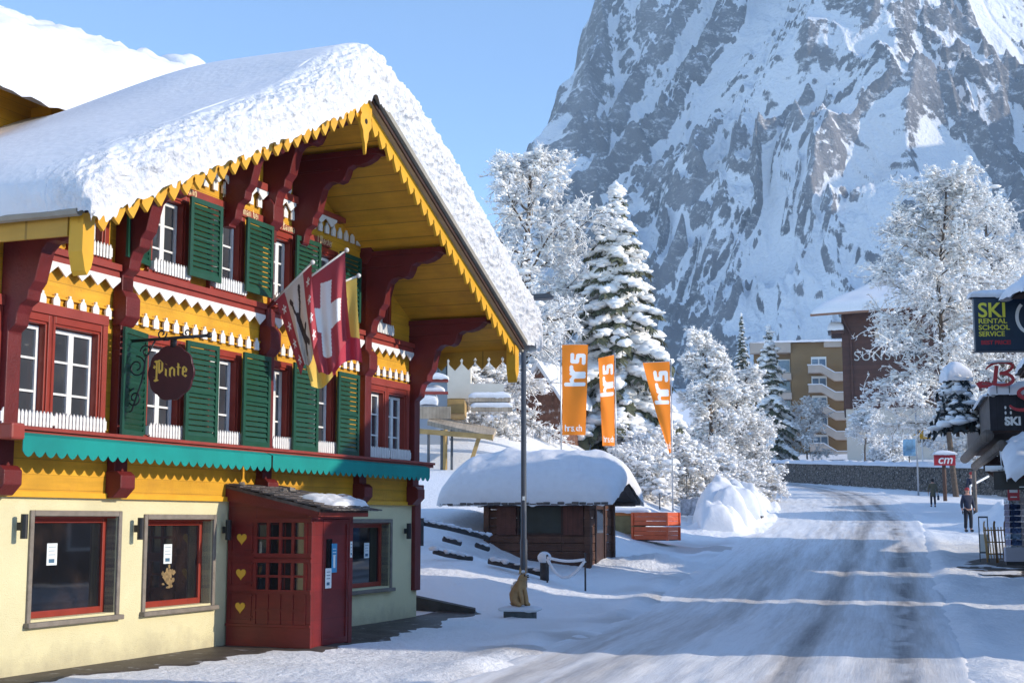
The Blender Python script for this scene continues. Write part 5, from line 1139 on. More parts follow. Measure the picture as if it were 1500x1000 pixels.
wallflag('wall_flag', (-5.98, .16, 5.36), (-6.22, 1.05, 5.95), 1.2, (.10, .30), f_bear, 'red and white flag with stars and a dark beast, nearest the street corner', .5, .12)
wallflag('wall_flag', (-5.90, .16, 5.38), (-5.78, 1.42, 6.20), 1.42, (.05, .30), f_cross, 'red flag with a white cross on the longest pole, middle of the three', 1.9, .30)
wallflag('wall_flag', (-5.82, .16, 5.30), (-5.32, 1.40, 5.86), 1.3, (.0, .25), f_yel, 'yellow and crimson flag with a dark figure, behind the white cross flag', 3.1, .2)
# round inn sign on its wrought-iron arm
sg = empty('inn_sign', house.matrix_basis @ hw_(-9.66, .14, 4.33), HA, 'scalloped round maroon sign with gold blackletter word Pinte on an iron arm', 'sign')
mb = MB(); mb.tube([(0, 0, .0), (0, -1.28, .02)], .022, 8); mb.ball((0, -1.3, .02), (.04, .04, .04), 0, 8, 6); mb.box((-.02, -.78, -.12), (.02, -.70, 0)); mb.box((-.02, -.66, -.02), (.02, -.58, .03))
def spiral(cy, cz, r, a0, turns, n=26): return [(0, cy + r * (1 - .75 * i / n) * math.cos(a0 + turns * 6.283 * i / n), cz + r * (1 - .75 * i / n) * math.sin(a0 + turns * 6.283 * i / n)) for i in range(n + 1)]
for (cy, cz, r, a0, tn) in ((-.16, -.36, .15, 1.5, 1.5), (-.14, -.78, .13, 1.5, -1.5), (-.30, -.15, .09, 0, 1.3), (-.55, .08, .08, 3, 1.2), (-.95, .07, .07, 0, -1.2)): mb.tube(spiral(cy, cz, r, a0, tn), .011, 6)
mb.tube([(0, -.0, -1.0), (0, -.10, -.95), (0, -.25, -.55), (0, -.30, -.25), (0, -.45, -.0)], .012, 6); mb.tube([(0, -.005, .02), (0, -.005, -1.02)], .014, 6)
mb.build('iron_arm', M_blk, sg, True)
pts = [(-.72 + .36 * (1 + .05 * abs(math.cos(a * 5)) - .03) * math.cos(a), -.46 + .37 * (1 + .05 * abs(math.cos(a * 5)) - .03) * math.sin(a)) for a in np.linspace(0, 2 * math.pi, 80, endpoint=False)]
mb = MB(); mb.prism(pts, 0, -.02, .02); pl = mb.build('board', M_sign, sg, bevel=.006)
mb = MB(); blackletter(mb, 'Pinte', 0, 0, .135, 0, lambda x, z, e: (-.0212 - e, -.46 - .0 - x, z - .52), .30)
wid = max(-v[1] for v in mb.v) - .46; mb.v = [(v[0], v[1] + .46 + wid / 2 - .72, v[2]) for v in mb.v]; mb.build('lettering', M_signgold, sg)

# ------------------------------------------------------------------ terrace house on the bank behind the hut
def pt(px, py, y): return Vector((at(px, y), y, zt(py, y)))
tx, ty = at(660, 60), 60
th_ = empty('terrace_house', (tx, ty, gz(tx, ty)), 0, 'pale panelled house with snow-laden balconies and a plank deck behind the chalet corner', 'house')
tb = Vector(th_.location); M_pan = mat('pale_panel', (.62, .58, .50), .7, .05, 2); M_bl = mat('blue_grey_render', (.36, .40, .46), .8, .05, 2); M_deck = mat('bleached_planks', (.40, .33, .25), .8, .2, 3, .2, 20, extra=planks(0, .14, .6, .08, (6, 1, 1))); M_beam = mat('honey_beam', (.42, .27, .10), .7, .2, 3, .1)
def tbox(mb, px0, px1, py0, py1, y0, d, m=0):
    a, b = pt(px0, py1, y0) - tb, pt(px1, py0, y0) - tb; return mb.box((a.x, a.y, a.z), (b.x, a.y + d, b.z), m)
mb = MB(); tbox(mb, 540, 657, 440, 660, 63, 6); mb.build('wall', M_bl, th_)
mb = MB(); tbox(mb, 655, 689, 470, 584, 61.5, 7); mb.build('side_panel', M_pan, th_)
mb = MB(); tbox(mb, 640, 655, 505, 560, 62.9, .1); w_ = mb.build('window', M_iron, th_); mb = MB(); tbox(mb, 642, 653, 507, 558, 62.85, .04); mb.build('pane', M_gl, w_)
mb = MB(); tbox(mb, 655, 680, 585, 606, 60.5, 4); mb.build('timber_cladding', M_beam, th_)
for (p0, p1, q0, q1, y) in ((580, 660, 596, 614, 59, ), (600, 656, 555, 560, 59), (600, 656, 574, 578, 59)):
    mb = MB(); tbox(mb, p0, p1, q0, q1, y, .15); mb.build('balcony_board', M_deck if q1 > 590 else M_redl, th_)
for i, (p0, p1, q, y, hh) in enumerate(((596, 656, 555, 59, .22), (598, 640, 592, 59.2, .5), (600, 650, 574, 59.3, .25))):
    a, b = pt(p0, q, y) - tb, pt(p1, q, y) - tb; pillow('snow', th_, a.x, b.x, a.y - .15, a.y + .5, lambda x, y_, z=a.z: z + 0 * x, hh, i, (26, 16), rough=.05)
mb = MB(); a, b = pt(590, 617, 58) - tb, pt(722, 640, 57) - tb
mb.add([(a.x + 1.0, a.y, a.z), (b.x, b.y, b.z - .0), (b.x + .1, b.y + 3.5, b.z + .55), (a.x + 1.0, a.y + 3.5, a.z + .5), (a.x + 1.0, a.y, a.z - .18), (b.x, b.y, b.z - .18), (b.x + .1, b.y + 3.5, b.z + .37), (a.x + 1.0, a.y + 3.5, a.z + .32)], [(0, 1, 2, 3), (7, 6, 5, 4), (0, 4, 5, 1), (1, 5, 6, 2), (2, 6, 7, 3), (3, 7, 4, 0)]); mb.build('deck', M_deck, th_)
mb = MB(); mb.bar(pt(612, 632, 57.5) - tb, pt(722, 641, 57) - tb, .14, .2); mb.build('deck_beam', M_beam, th_)
for px, py, m, r in ((628, 700, M_iron, .06), (648, 705, M_iron, .08), (662, 695, M_iron, .055), (652, 680, M_beam, .1)):
    mb = MB(); a = pt(px, 630, 57.6) - tb; mb.tube([(a.x, a.y, a.z), (a.x, a.y, a.z - 4.5)], r, 7); mb.build('deck_post', m, th_)
mb = MB(); mb.bar(pt(702, 640, 57.2) - tb, pt(692, 672, 57.2) - tb, .16, .16); mb.build('brace', M_beam, th_)
bt = empty('terrace_bench', tuple(pt(725, 600, 60)), 0, 'plank bench and cream panel half buried in snow on the terrace', 'bench'); q0 = Vector(bt.location)
mb = MB(); a, b = pt(688, 573, 60.5) - q0, pt(738, 564, 60.5) - q0; mb.box((a.x, a.y, a.z - .5), (b.x, a.y + .12, b.z + .05)); mb.build('back_panel', M_pan, bt)
for (p0, p1, q) in ((687, 748, 586), (690, 750, 600)):
    mb = MB(); a, b = pt(p0, q, 60) - q0, pt(p1, q, 60) - q0; mb.box((a.x, -.2, a.z - .1), (b.x, .15, a.z + .1)); mb.build('plank', M_deck, bt); pillow('snow', bt, a.x, b.x, -.2, .3, lambda x, y_, z=a.z: z + .1 + 0 * x, .22, 4, (22, 12), rough=.04)
sx = at(786, 71); old = empty('old_chalet', (sx, 71, gz(sx, 71)), R(-24), 'small brown shingled gable half buried on the slope behind the lamp post', 'house')
mb = MB(); a = zt(590, 71) - gz(sx, 71); b = zt(538, 71) - gz(sx, 71); mb.prism([(-1.1, -1), (1.3, -1), (1.3, a), (.2, b), (-1.1, a)], 1, -.0, 4); mb.build('gable', mat('old_shingles', (.16, .075, .05), .85, .4, 4, .5, 20, extra=stains((.75, .75, .76), 3, .56, .66, .8)), old)
mb = MB(); mb.prism([(-1.4, a - .25), (.2, b + .02), (1.6, a - .25), (1.6, a), (.2, b + .3), (-1.4, a)], 1, -.4, 4.2); mb.build('roof_snow', M_snow, old)

# ------------------------------------------------------------------ apartment block
ax, ay = at(1100, 205), 205; az_ = zt(655, ay); ap = empty('apartment_block', (ax, ay, az_), R(-10), 'brown flat-roofed apartment block with beige zigzag balconies behind the spruce', 'apartment block')
M_apb = mat('ochre_render', (.25, .16, .075), .8, .12, .4, 0, extra=stains((.22, .12, .04), .3, .45, .7, .5)); M_apc = mat('beige_concrete', (.52, .43, .36), .8, .08, 1)
def X_(px): return (px - 1100) / 2083 * ay
def Z_(py): return zt(py, ay) - az_
mb = MB(); mb.box((X_(1160), 1.0, Z_(670)), (X_(1300), 12, Z_(502))); mb.box((X_(1106), 2.2, Z_(670)), (X_(1160), 12, Z_(502))); mb.build('wall', M_apb, ap)
mb = MB(); mb.box((X_(1101), .3, Z_(517)), (X_(1160), 2.2, Z_(501))); mb.box((X_(1208), .4, Z_(510)), (X_(1233), 1, Z_(502))); mb.build('roof_parapet', M_apc, ap)
pillow('roof_snow', ap, X_(1100), X_(1300), .2, 12, lambda x, y: Z_(502) + 0 * x, .5, 2, (60, 16), rough=.05)
for k in range(5):
    zb = Z_(548.5 + k * 28.5); 
    mb = MB(); fl = zb; mb.prism([(X_(1184), fl + .0), (X_(1184), fl + 1.05), (X_(1203), fl + 1.05), (X_(1222), fl - .1), (X_(1239), fl - .1), (X_(1239), fl - 1.2), (X_(1222), fl - 1.2), (X_(1203), fl)], 1, -.6, -.35); mb.build('balcony_front', M_apc, ap)
    mb = MB(); mb.prism([(X_(1184), fl + .15), (X_(1203), fl + .15), (X_(1222), fl - 1.0), (X_(1239), fl - 1.0), (X_(1239), fl - 1.2), (X_(1222), fl - 1.2), (X_(1203), fl), (X_(1184), fl)], 1, -.35, 1.0); mb.build('balcony_floor', M_apc, ap)
    mb = MB(); mb.prism([(X_(1183), fl + 1.06), (X_(1203.2), fl + 1.06), (X_(1222), fl - .08), (X_(1239), fl - .08), (X_(1239), fl + .05), (X_(1222.5), fl + .05), (X_(1203.5), fl + 1.22), (X_(1183), fl + 1.22)], 1, -.68, -.3); mb.build('balcony_snow', M_snow, ap)
    mb = MB(); mb.box((X_(1189), .94, fl + .2), (X_(1211), .999, fl + 2.45)); w_ = mb.build('window', M_wht, ap)
    for q in ((1190.5, 1199), (1201, 1209.5)):
        mb = MB(); mb.box((X_(q[0]), .90, fl + .5), (X_(q[1]), .94, fl + 2.1)); mb.build('pane', glassmat('sky_glass', (.13, .20, .28), .06), w_)
    mb = MB(); mb.box((X_(1140), 2.1, fl + .3), (X_(1159), 2.19, fl + 2.3)); w_ = mb.build('window', M_wht, ap)
    mb = MB(); mb.box((X_(1142), 2.05, fl + .5), (X_(1158), 2.1, fl + 2.1)); mb.build('pane', glassmat('sky_glass', (.13, .20, .28), .06), w_)
    mb = MB(); mb.box((X_(1106), .5, fl - .85), (X_(1160), .7, fl + .1)); mb.box((X_(1106), .7, fl - .85), (X_(1160), 2.2, fl - .7)); mb.build('balcony_front', M_apc, ap)

# ------------------------------------------------------------------ dark brown hotel
hx, hy = at(1237, 165), 165.; hz = zt(662, hy); ho = empty('hotel', (hx, hy, hz), R(-13.5), 'dark brown timber hotel with white wall lettering and a broad snow roof', 'hotel')
def X2(px): return (px - 1237) / 2083 * hy
def Z2(py): return zt(py, hy) - hz
M_hot = mat('hotel_brown', (.085, .035, .024), .7, .12, 2, 0, extra=planks(2, .5, .75, .06, (.3, .3, 3)))
mb = MB(); mb.box((X2(1237), 0, Z2(600)), (X2(1560), 14, Z2(455))); mb.build('timber_wall', M_hot, ho)
mb = MB(); mb.box((X2(1240), .1, Z2(700)), (X2(1560), 14, Z2(599))); mb.build('concrete_base', mat('pale_concrete', (.52, .47, .41), .85, .06, .6), ho)
mb = MB(); mb.tube([(X2(1250), -.15, Z2(600)), (X2(1250), -.15, Z2(490)), (X2(1238), -.3, Z2(462))], .13, 7); mb.build('drainpipe', M_hot, ho)
cz0 = [(X2(1193), -2.6, Z2(466)), (X2(1560), -4, Z2(452)), (X2(1600), 15, Z2(360)), (X2(1279), 14, Z2(402))]
mb = MB(); mb.add(cz0 + [(x, y, z + .3) for x, y, z in cz0], [(0, 1, 2, 3), (7, 6, 5, 4), (0, 4, 5, 1), (1, 5, 6, 2), (2, 6, 7, 3), (3, 7, 4, 0)]); mb.build('roof', mat('eave_brown', (.25, .13, .08), .7), ho)
a_, b_ = np.meshgrid(np.sin(np.linspace(-1, 1, 60) * math.pi / 2) * .5 + .5, np.sin(np.linspace(-1, 1, 40) * math.pi / 2) * .5 + .5); c4 = [np.array(c) for c in cz0]
Pq = (c4[0][:, None, None] * (1 - a_) * (1 - b_) + c4[1][:, None, None] * a_ * (1 - b_) + c4[2][:, None, None] * a_ * b_ + c4[3][:, None, None] * (1 - a_) * b_)
ed = np.clip((1 - np.abs(2 * a_ - 1) ** 14) * (1 - np.abs(2 * b_ - 1) ** 12), 0, 1) ** .5; Pq[2] += .27 + 1.25 * ed * (1 + .1 * fbm(Pq[0] / 3, Pq[1] / 3)); Pq[1] -= .3 * ed * (b_ < .3); Pq[0] -= .35 * ed * (a_ < .12)
npmesh('roof_snow', np.moveaxis(Pq, 0, 2).reshape(-1, 3), gridF(40, 60), M_snow, ho)
pillow('side_roof_snow', ho, X2(1217), X2(1240), -1, 4, lambda x, y: Z2(484) + 0 * x, 1.1, 3, (20, 16)); mb = MB(); mb.box((X2(1222), -.8, Z2(489)), (X2(1240), 4, Z2(484))); mb.build('side_roof', M_hot, ho)
textmesh('wall_lettering', 'SUNSTAR', 1.6, mat('lettering_grey', (.5, .5, .48), .6), ho, (X2(1253), -.08, Z2(523)), (R(90), 0, 0), .05, -.01, align='LEFT', space=1.15)
mb = MB(); mb.tube([(X2(1294), -.02, Z2(491)), (X2(1294), -.14, Z2(491))], .82, 24); em = mb.build('emblem', mat('emblem_beige', (.55, .45, .36), .6), ho); textmesh('emblem_letter', 'S', 1.3, M_wht, em, (X2(1294), -.17, Z2(491)), (R(90), 0, 0), .02, .03)
for k, (p0, p1, q0, q1) in enumerate(((1330, 1352, 500, 525), (1335, 1356, 555, 590), (1400, 1425, 500, 530), (1340, 1380, 625, 650))):
    mb = MB(); mb.box((X2(p0), -.1, Z2(q1)), (X2(p1), .0, Z2(q0))); w_ = mb.build('window', M_gwood, ho); mb = MB(); mb.box((X2(p0 + 2), -.14, Z2(q1 - 2)), (X2(p1 - 2), -.101, Z2(q0 + 2))); mb.build('pane', M_gl, w_)

# ------------------------------------------------------------------ stone wall along the bend, snow on its coping
sw = empty('stone_wall', (34, 130, float(base_z(130))), 0, 'grey rubble stone retaining wall curving along the road bend, snow on top', 'wall'); so = np.array(sw.location)
wp = []; 
for (p, q) in zip(WALL[:-1], WALL[1:]):
    n = int(math.hypot(q[0] - p[0], q[1] - p[1]) / .35)
    for i in range(n): wp.append((p[0] + (q[0] - p[0]) * i / n, p[1] + (q[1] - p[1]) * i / n))
wp = np.array([np.convolve(np.pad(np.array(wp)[:, k], 10, 'edge'), np.ones(21) / 21, 'valid') for k in (0, 1)]).T; tg2 = np.gradient(wp, axis=0); tg2 /= np.linalg.norm(tg2, axis=1)[:, None]; nn = np.stack([tg2[:, 1], -tg2[:, 0]], 1)
zb_ = base_z(wp[:, 1]) - .4; hgt = 1.65 * sstep(96, 110, wp[:, 1]) + .5; rows = []
for k in range(9): f = k / 8; off = -.05 + .22 * f; rw = .05 * fbm(np.arange(len(wp)) * .9, np.full(len(wp), k * 1.7)); rows.append(np.column_stack([wp + nn * (off - rw)[:, None], zb_ + f * (hgt + .35)]))
for off in (.45, .95): rows.append(np.column_stack([wp + nn * off, zb_ + hgt + .35]))
M_sw = mat('rubble_stone', (.155, .13, .105), .9, .4, 3.5, .9, 9, extra=stains((.72, .72, .74), 4.5, .60, .66, .85))
nt = M_sw.node_tree; N = nt.nodes; L = nt.links; vo = N.new("ShaderNodeTexVoronoi"); vo.feature = 'DISTANCE_TO_EDGE'; vo.inputs["Scale"].default_value = 1.0; mp = N.new("ShaderNodeMapping"); mp.inputs["Scale"].default_value = (1.5, 1.5, 3.2)
L.new(N["Texture Coordinate"].outputs["Object"], mp.inputs[0]); L.new(mp.outputs[0], vo.inputs["Vector"]); mr = N.new("ShaderNodeMapRange"); L.new(vo.outputs["Distance"], mr.inputs[0]); mr.inputs[1].default_value = .02; mr.inputs[2].default_value = .10; mr.inputs[3].default_value = .18
vm = N.new("ShaderNodeVectorMath"); vm.operation = 'SCALE'; pb = N["Principled BSDF"]; L.new(pb.inputs["Base Color"].links[0].from_socket, vm.inputs[0]); L.new(mr.outputs[0], vm.inputs["Scale"]); L.new(vm.outputs[0], pb.inputs["Base Color"])
npmesh('stonework', np.concatenate(rows) - so, gridF(11, len(wp), True), M_sw, sw, False)
rows = []; 
for k, (off, dz) in enumerate(((-.02, -.03), (-.04, .10), (.1, .26), (.4, .36), (.9, .34), (1.5, .1), (1.7, -.2))): rows.append(np.column_stack([wp + nn * (off)[..., None] if hasattr(off, 'shape') else wp + nn * off, zb_ + hgt + .35 + dz * (1 + .4 * fbm(np.arange(len(wp)) * .35, np.full(len(wp), k * .5)))]))
npmesh('coping_snow', np.concatenate(rows) - so, gridF(7, len(wp), True), M_snow, sw)

# ------------------------------------------------------------------ signs around the bend
def post_sign(name, px, py, y, w, h, m, label, cat, post_m, post_h, text=None, tm=None, tsize=.3, snow=False, depth=.08, shear=0, rz=0, pr=.05):
    x = at(px, y); z = zt(py, y); zg = min(gz(x, y), z - post_h) ; o = empty(name, (x, y, z - post_h), rz, label, cat)
    if post_h > 0: mb = MB(); mb.tube([(0, .06 + depth, -.6), (0, .06 + depth, post_h + h * .3)], pr, 8); mb.build('post', post_m, o, True)
    mb = MB(); mb.box((-w / 2, -depth / 2, post_h - h / 2), (w / 2, depth / 2, post_h + h / 2)); b = mb.build('board', m, o, bevel=.015)
    if text: textmesh('lettering', text, tsize, tm, b, (0, -depth / 2 - .006, post_h), (R(90), 0, 0), .003, .012, shear)
    if snow: pillow('snow_cap', o, -w / 2 - .06, w / 2 + .06, -.2, .2, lambda x, y: post_h + h / 2 - .02 + 0 * x, .26, 5, (26, 14), pw=3, rough=.03)
    return o
M_cm = mat('sign_red', (.42, .02, .03), .45, .06, 6); M_ye = mat('sign_yellow', (.70, .36, .01), .5, .06, 6); M_ad = mat('poster_sky', (.22, .42, .60), .6, .5, 1.2)
post_sign('shop_sign', 1382, 674, 94, 1.40, .74, M_cm, 'red sign with white script letters cm, snow heaped on it', 'sign', mat('brown_post', (.11, .06, .04), .7), 2.1, 'cm', M_wht, .82, True, .14, .25, pr=.13)
post_sign('notice_board', 1331, 656, 131, 1.15, 1.55, M_ad, 'pale blue picture poster on a board above the stone wall', 'poster', M_gwood, 1.3)
ys = empty('signpost', (at(1350, 129), 129, zt(668, 129)), 0, 'hiking signpost with small yellow finger boards by the blue poster', 'signpost'); mb = MB(); mb.tube([(0, 0, -.5), (0, 0, 2.3)], .06, 8); mb.build('post', M_wht, ys)
for i, (z, w, s) in enumerate(((2.15, 1.0, 1), (1.85, .8, -1), (1.62, 1.0, 1))):
    mb = MB(); mb.prism([(-.25 * s, z - .12), (w * s * .8, z - .12), (w * s, z), (w * s * .8, z + .12), (-.25 * s, z + .12)], 1, -.14, -.08); mb.build('finger_board', M_ye, ys)
ls = empty('lamp_mast', (at(1342, 110), 110, float(base_z(110))), 0, 'thin grey mast rising in front of the great frosted tree', 'mast'); mb = MB(); mb.tube([(0, 0, -.5), (0, 0, 8.4)], [.075, .055], 8); mb.build('pole', M_steel, ls, True); mb = MB(); mb.tube([(0, 0, 8.35), (.5, 0, 8.5)], .04, 6); mb.box((.4, -.12, 8.44), (.95, .12, 8.54)); mb.build('lamp_head', M_iron, ls)
mb = MB(); p_ = pt(1078, 664, 100); mb.box((-.35, -.1, -2), (.35, .1, 1.3)); o = mb.build('marker_board', M_pan, loc=tuple(p_), bevel=.02); tag(o, 'plain cream board standing in the snow behind the frosted bushes', 'board')
for px, py0, py1, y, lab in ((1005, 690, 728, 66, 'thin dark stake in the bank right of the leaning banner'), (1042, 730, 752, 64, 'short dark stake at the corner of the snowy net fence'), (965, 722, 738, 64, 'short dark stake left of the leaning banner pole')):
    mb = MB(); h_ = (py1 - py0) / 2083 * y; mb.tube([(0, 0, -1.2), (0, 0, h_)], .03, 6); o = mb.build('stake', M_iron, loc=tuple(pt(px, py1, y))); tag(o, lab, 'stake')
mb = MB(); a, b = pt(995, 732, 65), pt(1043, 730, 64); mb.tube([(0, 0, 0), tuple(b - a)], .025, 6); mb.add([(0, 0, 0), tuple(b - a), tuple(b - a + Vector((0, 0, -.75))), (0, 0, -.7)], [(0, 1, 2, 3)]); o = mb.build('net_fence', mat('snowy_net', (.42, .43, .47), .9, .5, 6), loc=tuple(a)); tag(o, 'low net fence caked with snow under the bank', 'fence')

# ------------------------------------------------------------------ ski shop at the right edge
SZ = .65; SR = R(-15.3); shp = empty('ski_shop', (13.46, 40, SZ), SR, 'grey-boarded ski shop with a balcony parapet, log eaves and dark shopfront', 'shop')
def shopP(x, y, z): return Vector((13.46 + x * math.cos(SR) - y * math.sin(SR), 40 + x * math.sin(SR) + y * math.cos(SR), SZ + z))
M_bal = mat('balcony_boards', (.125, .105, .095), .85, .3, 4, .3, 25, extra=planks(1, .16, .5, .07, (1, 6, .6))); M_balf = mat('dark_boards', (.028, .026, .032), .8, .25, 4, .2, 25, extra=planks(0, .18, .5, .06, (6, 1, .6)))
mb = MB(); mb.box((0, .06, 3.76), (.06, 15, 4.75)); mb.build('balcony_side', M_bal, shp)
mb = MB(); mb.box((.0, -.0, 3.76), (6, .058, 4.78)); bf = mb.build('balcony_front', M_balf, shp)
mb = MB()
for x in (.42, .56, .98):
    for z in (3.95, 4.1, 4.25, 4.4): mb.ball((x, -.01, z), (.03, .015, .05), 0, 7, 5)
mb.build('cut_out', M_wht, bf)
mb = MB(); mb.box((.06, .06, 3.70), (6, 15, 3.76)); mb.build('balcony_floor', M_oldd, shp)
mb = MB(); mb.box((-.05, -.05, 4.75), (.12, 15, 4.80)); mb.box((.12, -.05, 4.781), (6, .12, 4.82)); mb.build('handrail', M_gwood, shp)
for (x, z, r) in ((-.12, 3.58, .17), (.25, 3.30, .16)):
    mb = MB(); mb.tube([(x, -.7, z), (x, 15, z)], r, 10); mb.build('eave_log', M_gwood, shp, True)
for y in (.3, 4.5, 9.0, 13.0):
    mb = MB(); mb.prism([(.45, 3.42), (1.6, 3.42), (1.6, 2.3), (1.45, 2.3), (.45, 3.1)], 1, y, y + .14); mb.build('brace', M_oldd, shp)
mb = MB(); mb.box((1.6, .4, -.6), (9, 8, 3.7)); mb.box((1.55, .2, 3.76), (9, 7, 5.9)); mb.build('wall', M_balf, shp)
mb = MB(); mb.box((1.7, .34, .3), (4.6, .399, 2.5)); w_ = mb.build('window', M_oldd, shp); mb = MB(); mb.box((1.8, .30, .4), (4.5, .34, 2.4)); mb.build('pane', M_glg, w_)
mb = MB(); mb.box((1.54, 1.2, .2), (1.599, 6.5, 2.5)); w_ = mb.build('window', M_oldd, shp); mb = MB(); mb.box((1.50, 1.3, .4), (1.54, 6.4, 2.4)); mb.build('pane', M_glg, w_)
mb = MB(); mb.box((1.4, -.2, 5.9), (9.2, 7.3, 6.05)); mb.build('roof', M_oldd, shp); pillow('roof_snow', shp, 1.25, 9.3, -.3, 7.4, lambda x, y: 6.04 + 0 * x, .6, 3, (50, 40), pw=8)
pillow('parapet_snow', shp, -.16, .26, .0, 15, lambda x, y: 4.78 + 0 * x, .10, 4, (12, 80), rough=.05)
for i, (a, b, h_) in enumerate(((.0, .62, .34), (.55, 1.25, .38), (1.2, 2.2, .3))): pillow('parapet_snow', shp, a, b, -.22, .3, lambda x, y: 4.80 + 0 * x, h_, 7 + i, (22, 16), pw=2.6, rough=.05, lip=.06)
# sloping porch canopy buried in snow
mb = MB(); cv = [(.35, -2.0, 2.42), (3.2, -2.0, 2.42), (3.2, .0, 3.3), (.35, .0, 3.3)]; mb.add(cv + [(x, y, z + .08) for x, y, z in cv], [(0, 1, 2, 3), (7, 6, 5, 4), (0, 4, 5, 1), (1, 5, 6, 2), (2, 6, 7, 3), (3, 7, 4, 0)]); mb.build('canopy', M_oldd, shp)
pillow('canopy_snow', shp, .25, 3.4, -2.15, .05, lambda x, y: 2.46 + (y + 2) * .40 + .22 * np.sin(x * 2.1), .55, 9, (44, 36), pw=2.8, rough=.20, lip=.16, bulge=.12, fs=1.7)
for k, (x, z) in enumerate(((.2, 3.2), (.55, 2.9), (.9, 3.1))):
    mb = MB(); mb.tube([(x, -.55 - .2 * k, z), (x + .01, -.55 - .2 * k, z - .35 - .1 * k), (x + .02, -.55 - .2 * k, z - .6 - .1 * k)], [.025, .015, .003], 6); mb.build('icicle', mat('ice', (.62, .70, .78), .1, .05, 4), shp)
mb = MB(); mb.tube([(-.12, -1.2, 2.62), (1.25, -1.2, 2.70)], .05, 8); mb.tube([(-.25, -1.2, 2.66), (.2, -1.2, 2.66)], .075, 8); o = mb.build('light_bar', M_wht, shp, True)
bs = empty('hanging_sign', tuple(shopP(.9, -1.25, 2.1)), SR, 'black shop board with a red line of script and five small stars under the canopy', 'sign')
mb = MB(); mb.box((-.95, -.03, -.02), (.9, .03, .46)); b = mb.build('board', mat('board_black', (.012, .01, .011), .4), bs, bevel=.01)
mb = MB(); mb.tube([(-.8, 0, .45), (-.8, 0, .6)], .012, 6); mb.tube([(.7, 0, .45), (.7, 0, .9)], .012, 6); mb.build('chain', M_blk, bs)
mb = MB(); 
for i in range(26):
    x = -.62 + i * .05; mb.tube([(x, -.034, .30 + .03 * math.sin(i * 2.3)), (x + .045, -.034, .30 + .03 * math.sin(i * 2.3 + 2.3))], .008, 4)
mb.build('script', mat('dim_red', (.22, .02, .02), .5), bs)
for i in range(5): textmesh('star', '*', .14, M_pap, bs, (-.12 + i * .085, -.034, .12), (R(90), 0, 0), .002)
mb = MB(); mb.box((-.3, -.033, .035), (.5, -.0305, .065)); mb.build('small_print', M_pap, bs)
# red script initials on the parapet
ini = empty('letter_sign', tuple(shopP(.0, -.35, 4.98)), SR, 'big red script letter B standing on the snowy parapet', 'sign')
def stroke(mb, pts, w, d=.09):
    for (a, b) in zip(pts[:-1], pts[1:]):
        mb.bar((a[0], 0, a[1]), (b[0], 0, b[1]), d, w, up=(0, 1, 0)) if False else mb.bar((a[0], 0, a[1]), (b[0], 0, b[1]), w, d, up=(0, 1, 0))
def bez(p0, p1, p2, p3, n=12): return [tuple((1 - t) ** 3 * np.array(p0) + 3 * (1 - t) ** 2 * t * np.array(p1) + 3 * (1 - t) * t ** 2 * np.array(p2) + t ** 3 * np.array(p3)) for t in np.linspace(0, 1, n)]
def ribbon(mb, pts, ws, d=.1):
    P = np.array(pts); t = np.gradient(P, axis=0); t /= np.linalg.norm(t, axis=1)[:, None]; n = np.stack([-t[:, 1], t[:, 0]], 1)
    if not hasattr(ws, '__len__'): ws = [ws] * len(P)
    L = P + n * np.array(ws)[:, None] / 2; Rr = P - n * np.array(ws)[:, None] / 2; v = []
    for y in (-d / 2, d / 2): v += [(a[0], y, a[1]) for a in L] + [(a[0], y, a[1]) for a in Rr]
    k = len(P); f = []
    for i in range(k - 1): f += [(i, i + 1, k + i + 1, k + i), (2 * k + i, 3 * k + i, 3 * k + i + 1, 2 * k + i + 1), (i, 2 * k + i, 2 * k + i + 1, i + 1), (k + i, k + i + 1, 3 * k + i + 1, 3 * k + i)]
    f += [(0, k, 3 * k, 2 * k), (k - 1, 3 * k - 1, 4 * k - 1, 2 * k - 1)]; mb.add(v, f)
mb = MB(); ribbon(mb, bez((.22, .12), (.26, .4), (.28, .6), (.32, .86)), .16); ribbon(mb, bez((-.12, .72), (.1, 1.02), (.6, 1.08), (.95, .92)), np.linspace(.06, .15, 12), .102); ribbon(mb, bez((.95, .92), (1.05, .72), (.7, .55), (.42, .52)), .12, .098)
ribbon(mb, bez((.5, .53), (.95, .52), (1.15, .18), (.75, .06)), .13, .104); ribbon(mb, bez((.75, .06), (.4, -.02), (.1, .12), (-.42, .18)), np.linspace(.13, .06, 12), .096); ribbon(mb, [(-.42, .18), (-.36, -.0), (-.1, .0), (.1, .05)], [.3, .2, .12, .05], .094)
mb.build('letter', M_cm, ini); pillow('snow_cap', ini, -.1, 1.0, -.09, .09, lambda x, y: .98 + .04 * np.sin(x * 2.5), .09, 4, (22, 10), pw=3, rough=.02)
mb = MB(); mb.bar((.3, .12, -.3), (.3, .12, .6), .03); mb.bar((.8, .12, -.3), (.8, .12, .6), .03); mb.build('stay', M_blk, ini)
ini.scale = (.66, .8, .66)
in2 = empty('letter_sign', tuple(shopP(.72, -.28, 4.52)), SR, 'red script letter S fixed to the dark balcony front under the snow', 'sign')
mb = MB(); ribbon(mb, bez((.62, .38), (.3, .48), (-.1, .34), (.1, .16)), np.linspace(.05, .11, 12)); ribbon(mb, bez((.1, .16), (.35, .02), (.6, -.1), (.25, -.2)), .1, .098); ribbon(mb, bez((.25, -.2), (.05, -.26), (-.15, -.18), (-.2, -.08)), np.linspace(.1, .05, 12), .104); mb.build('letter', M_cm, in2)
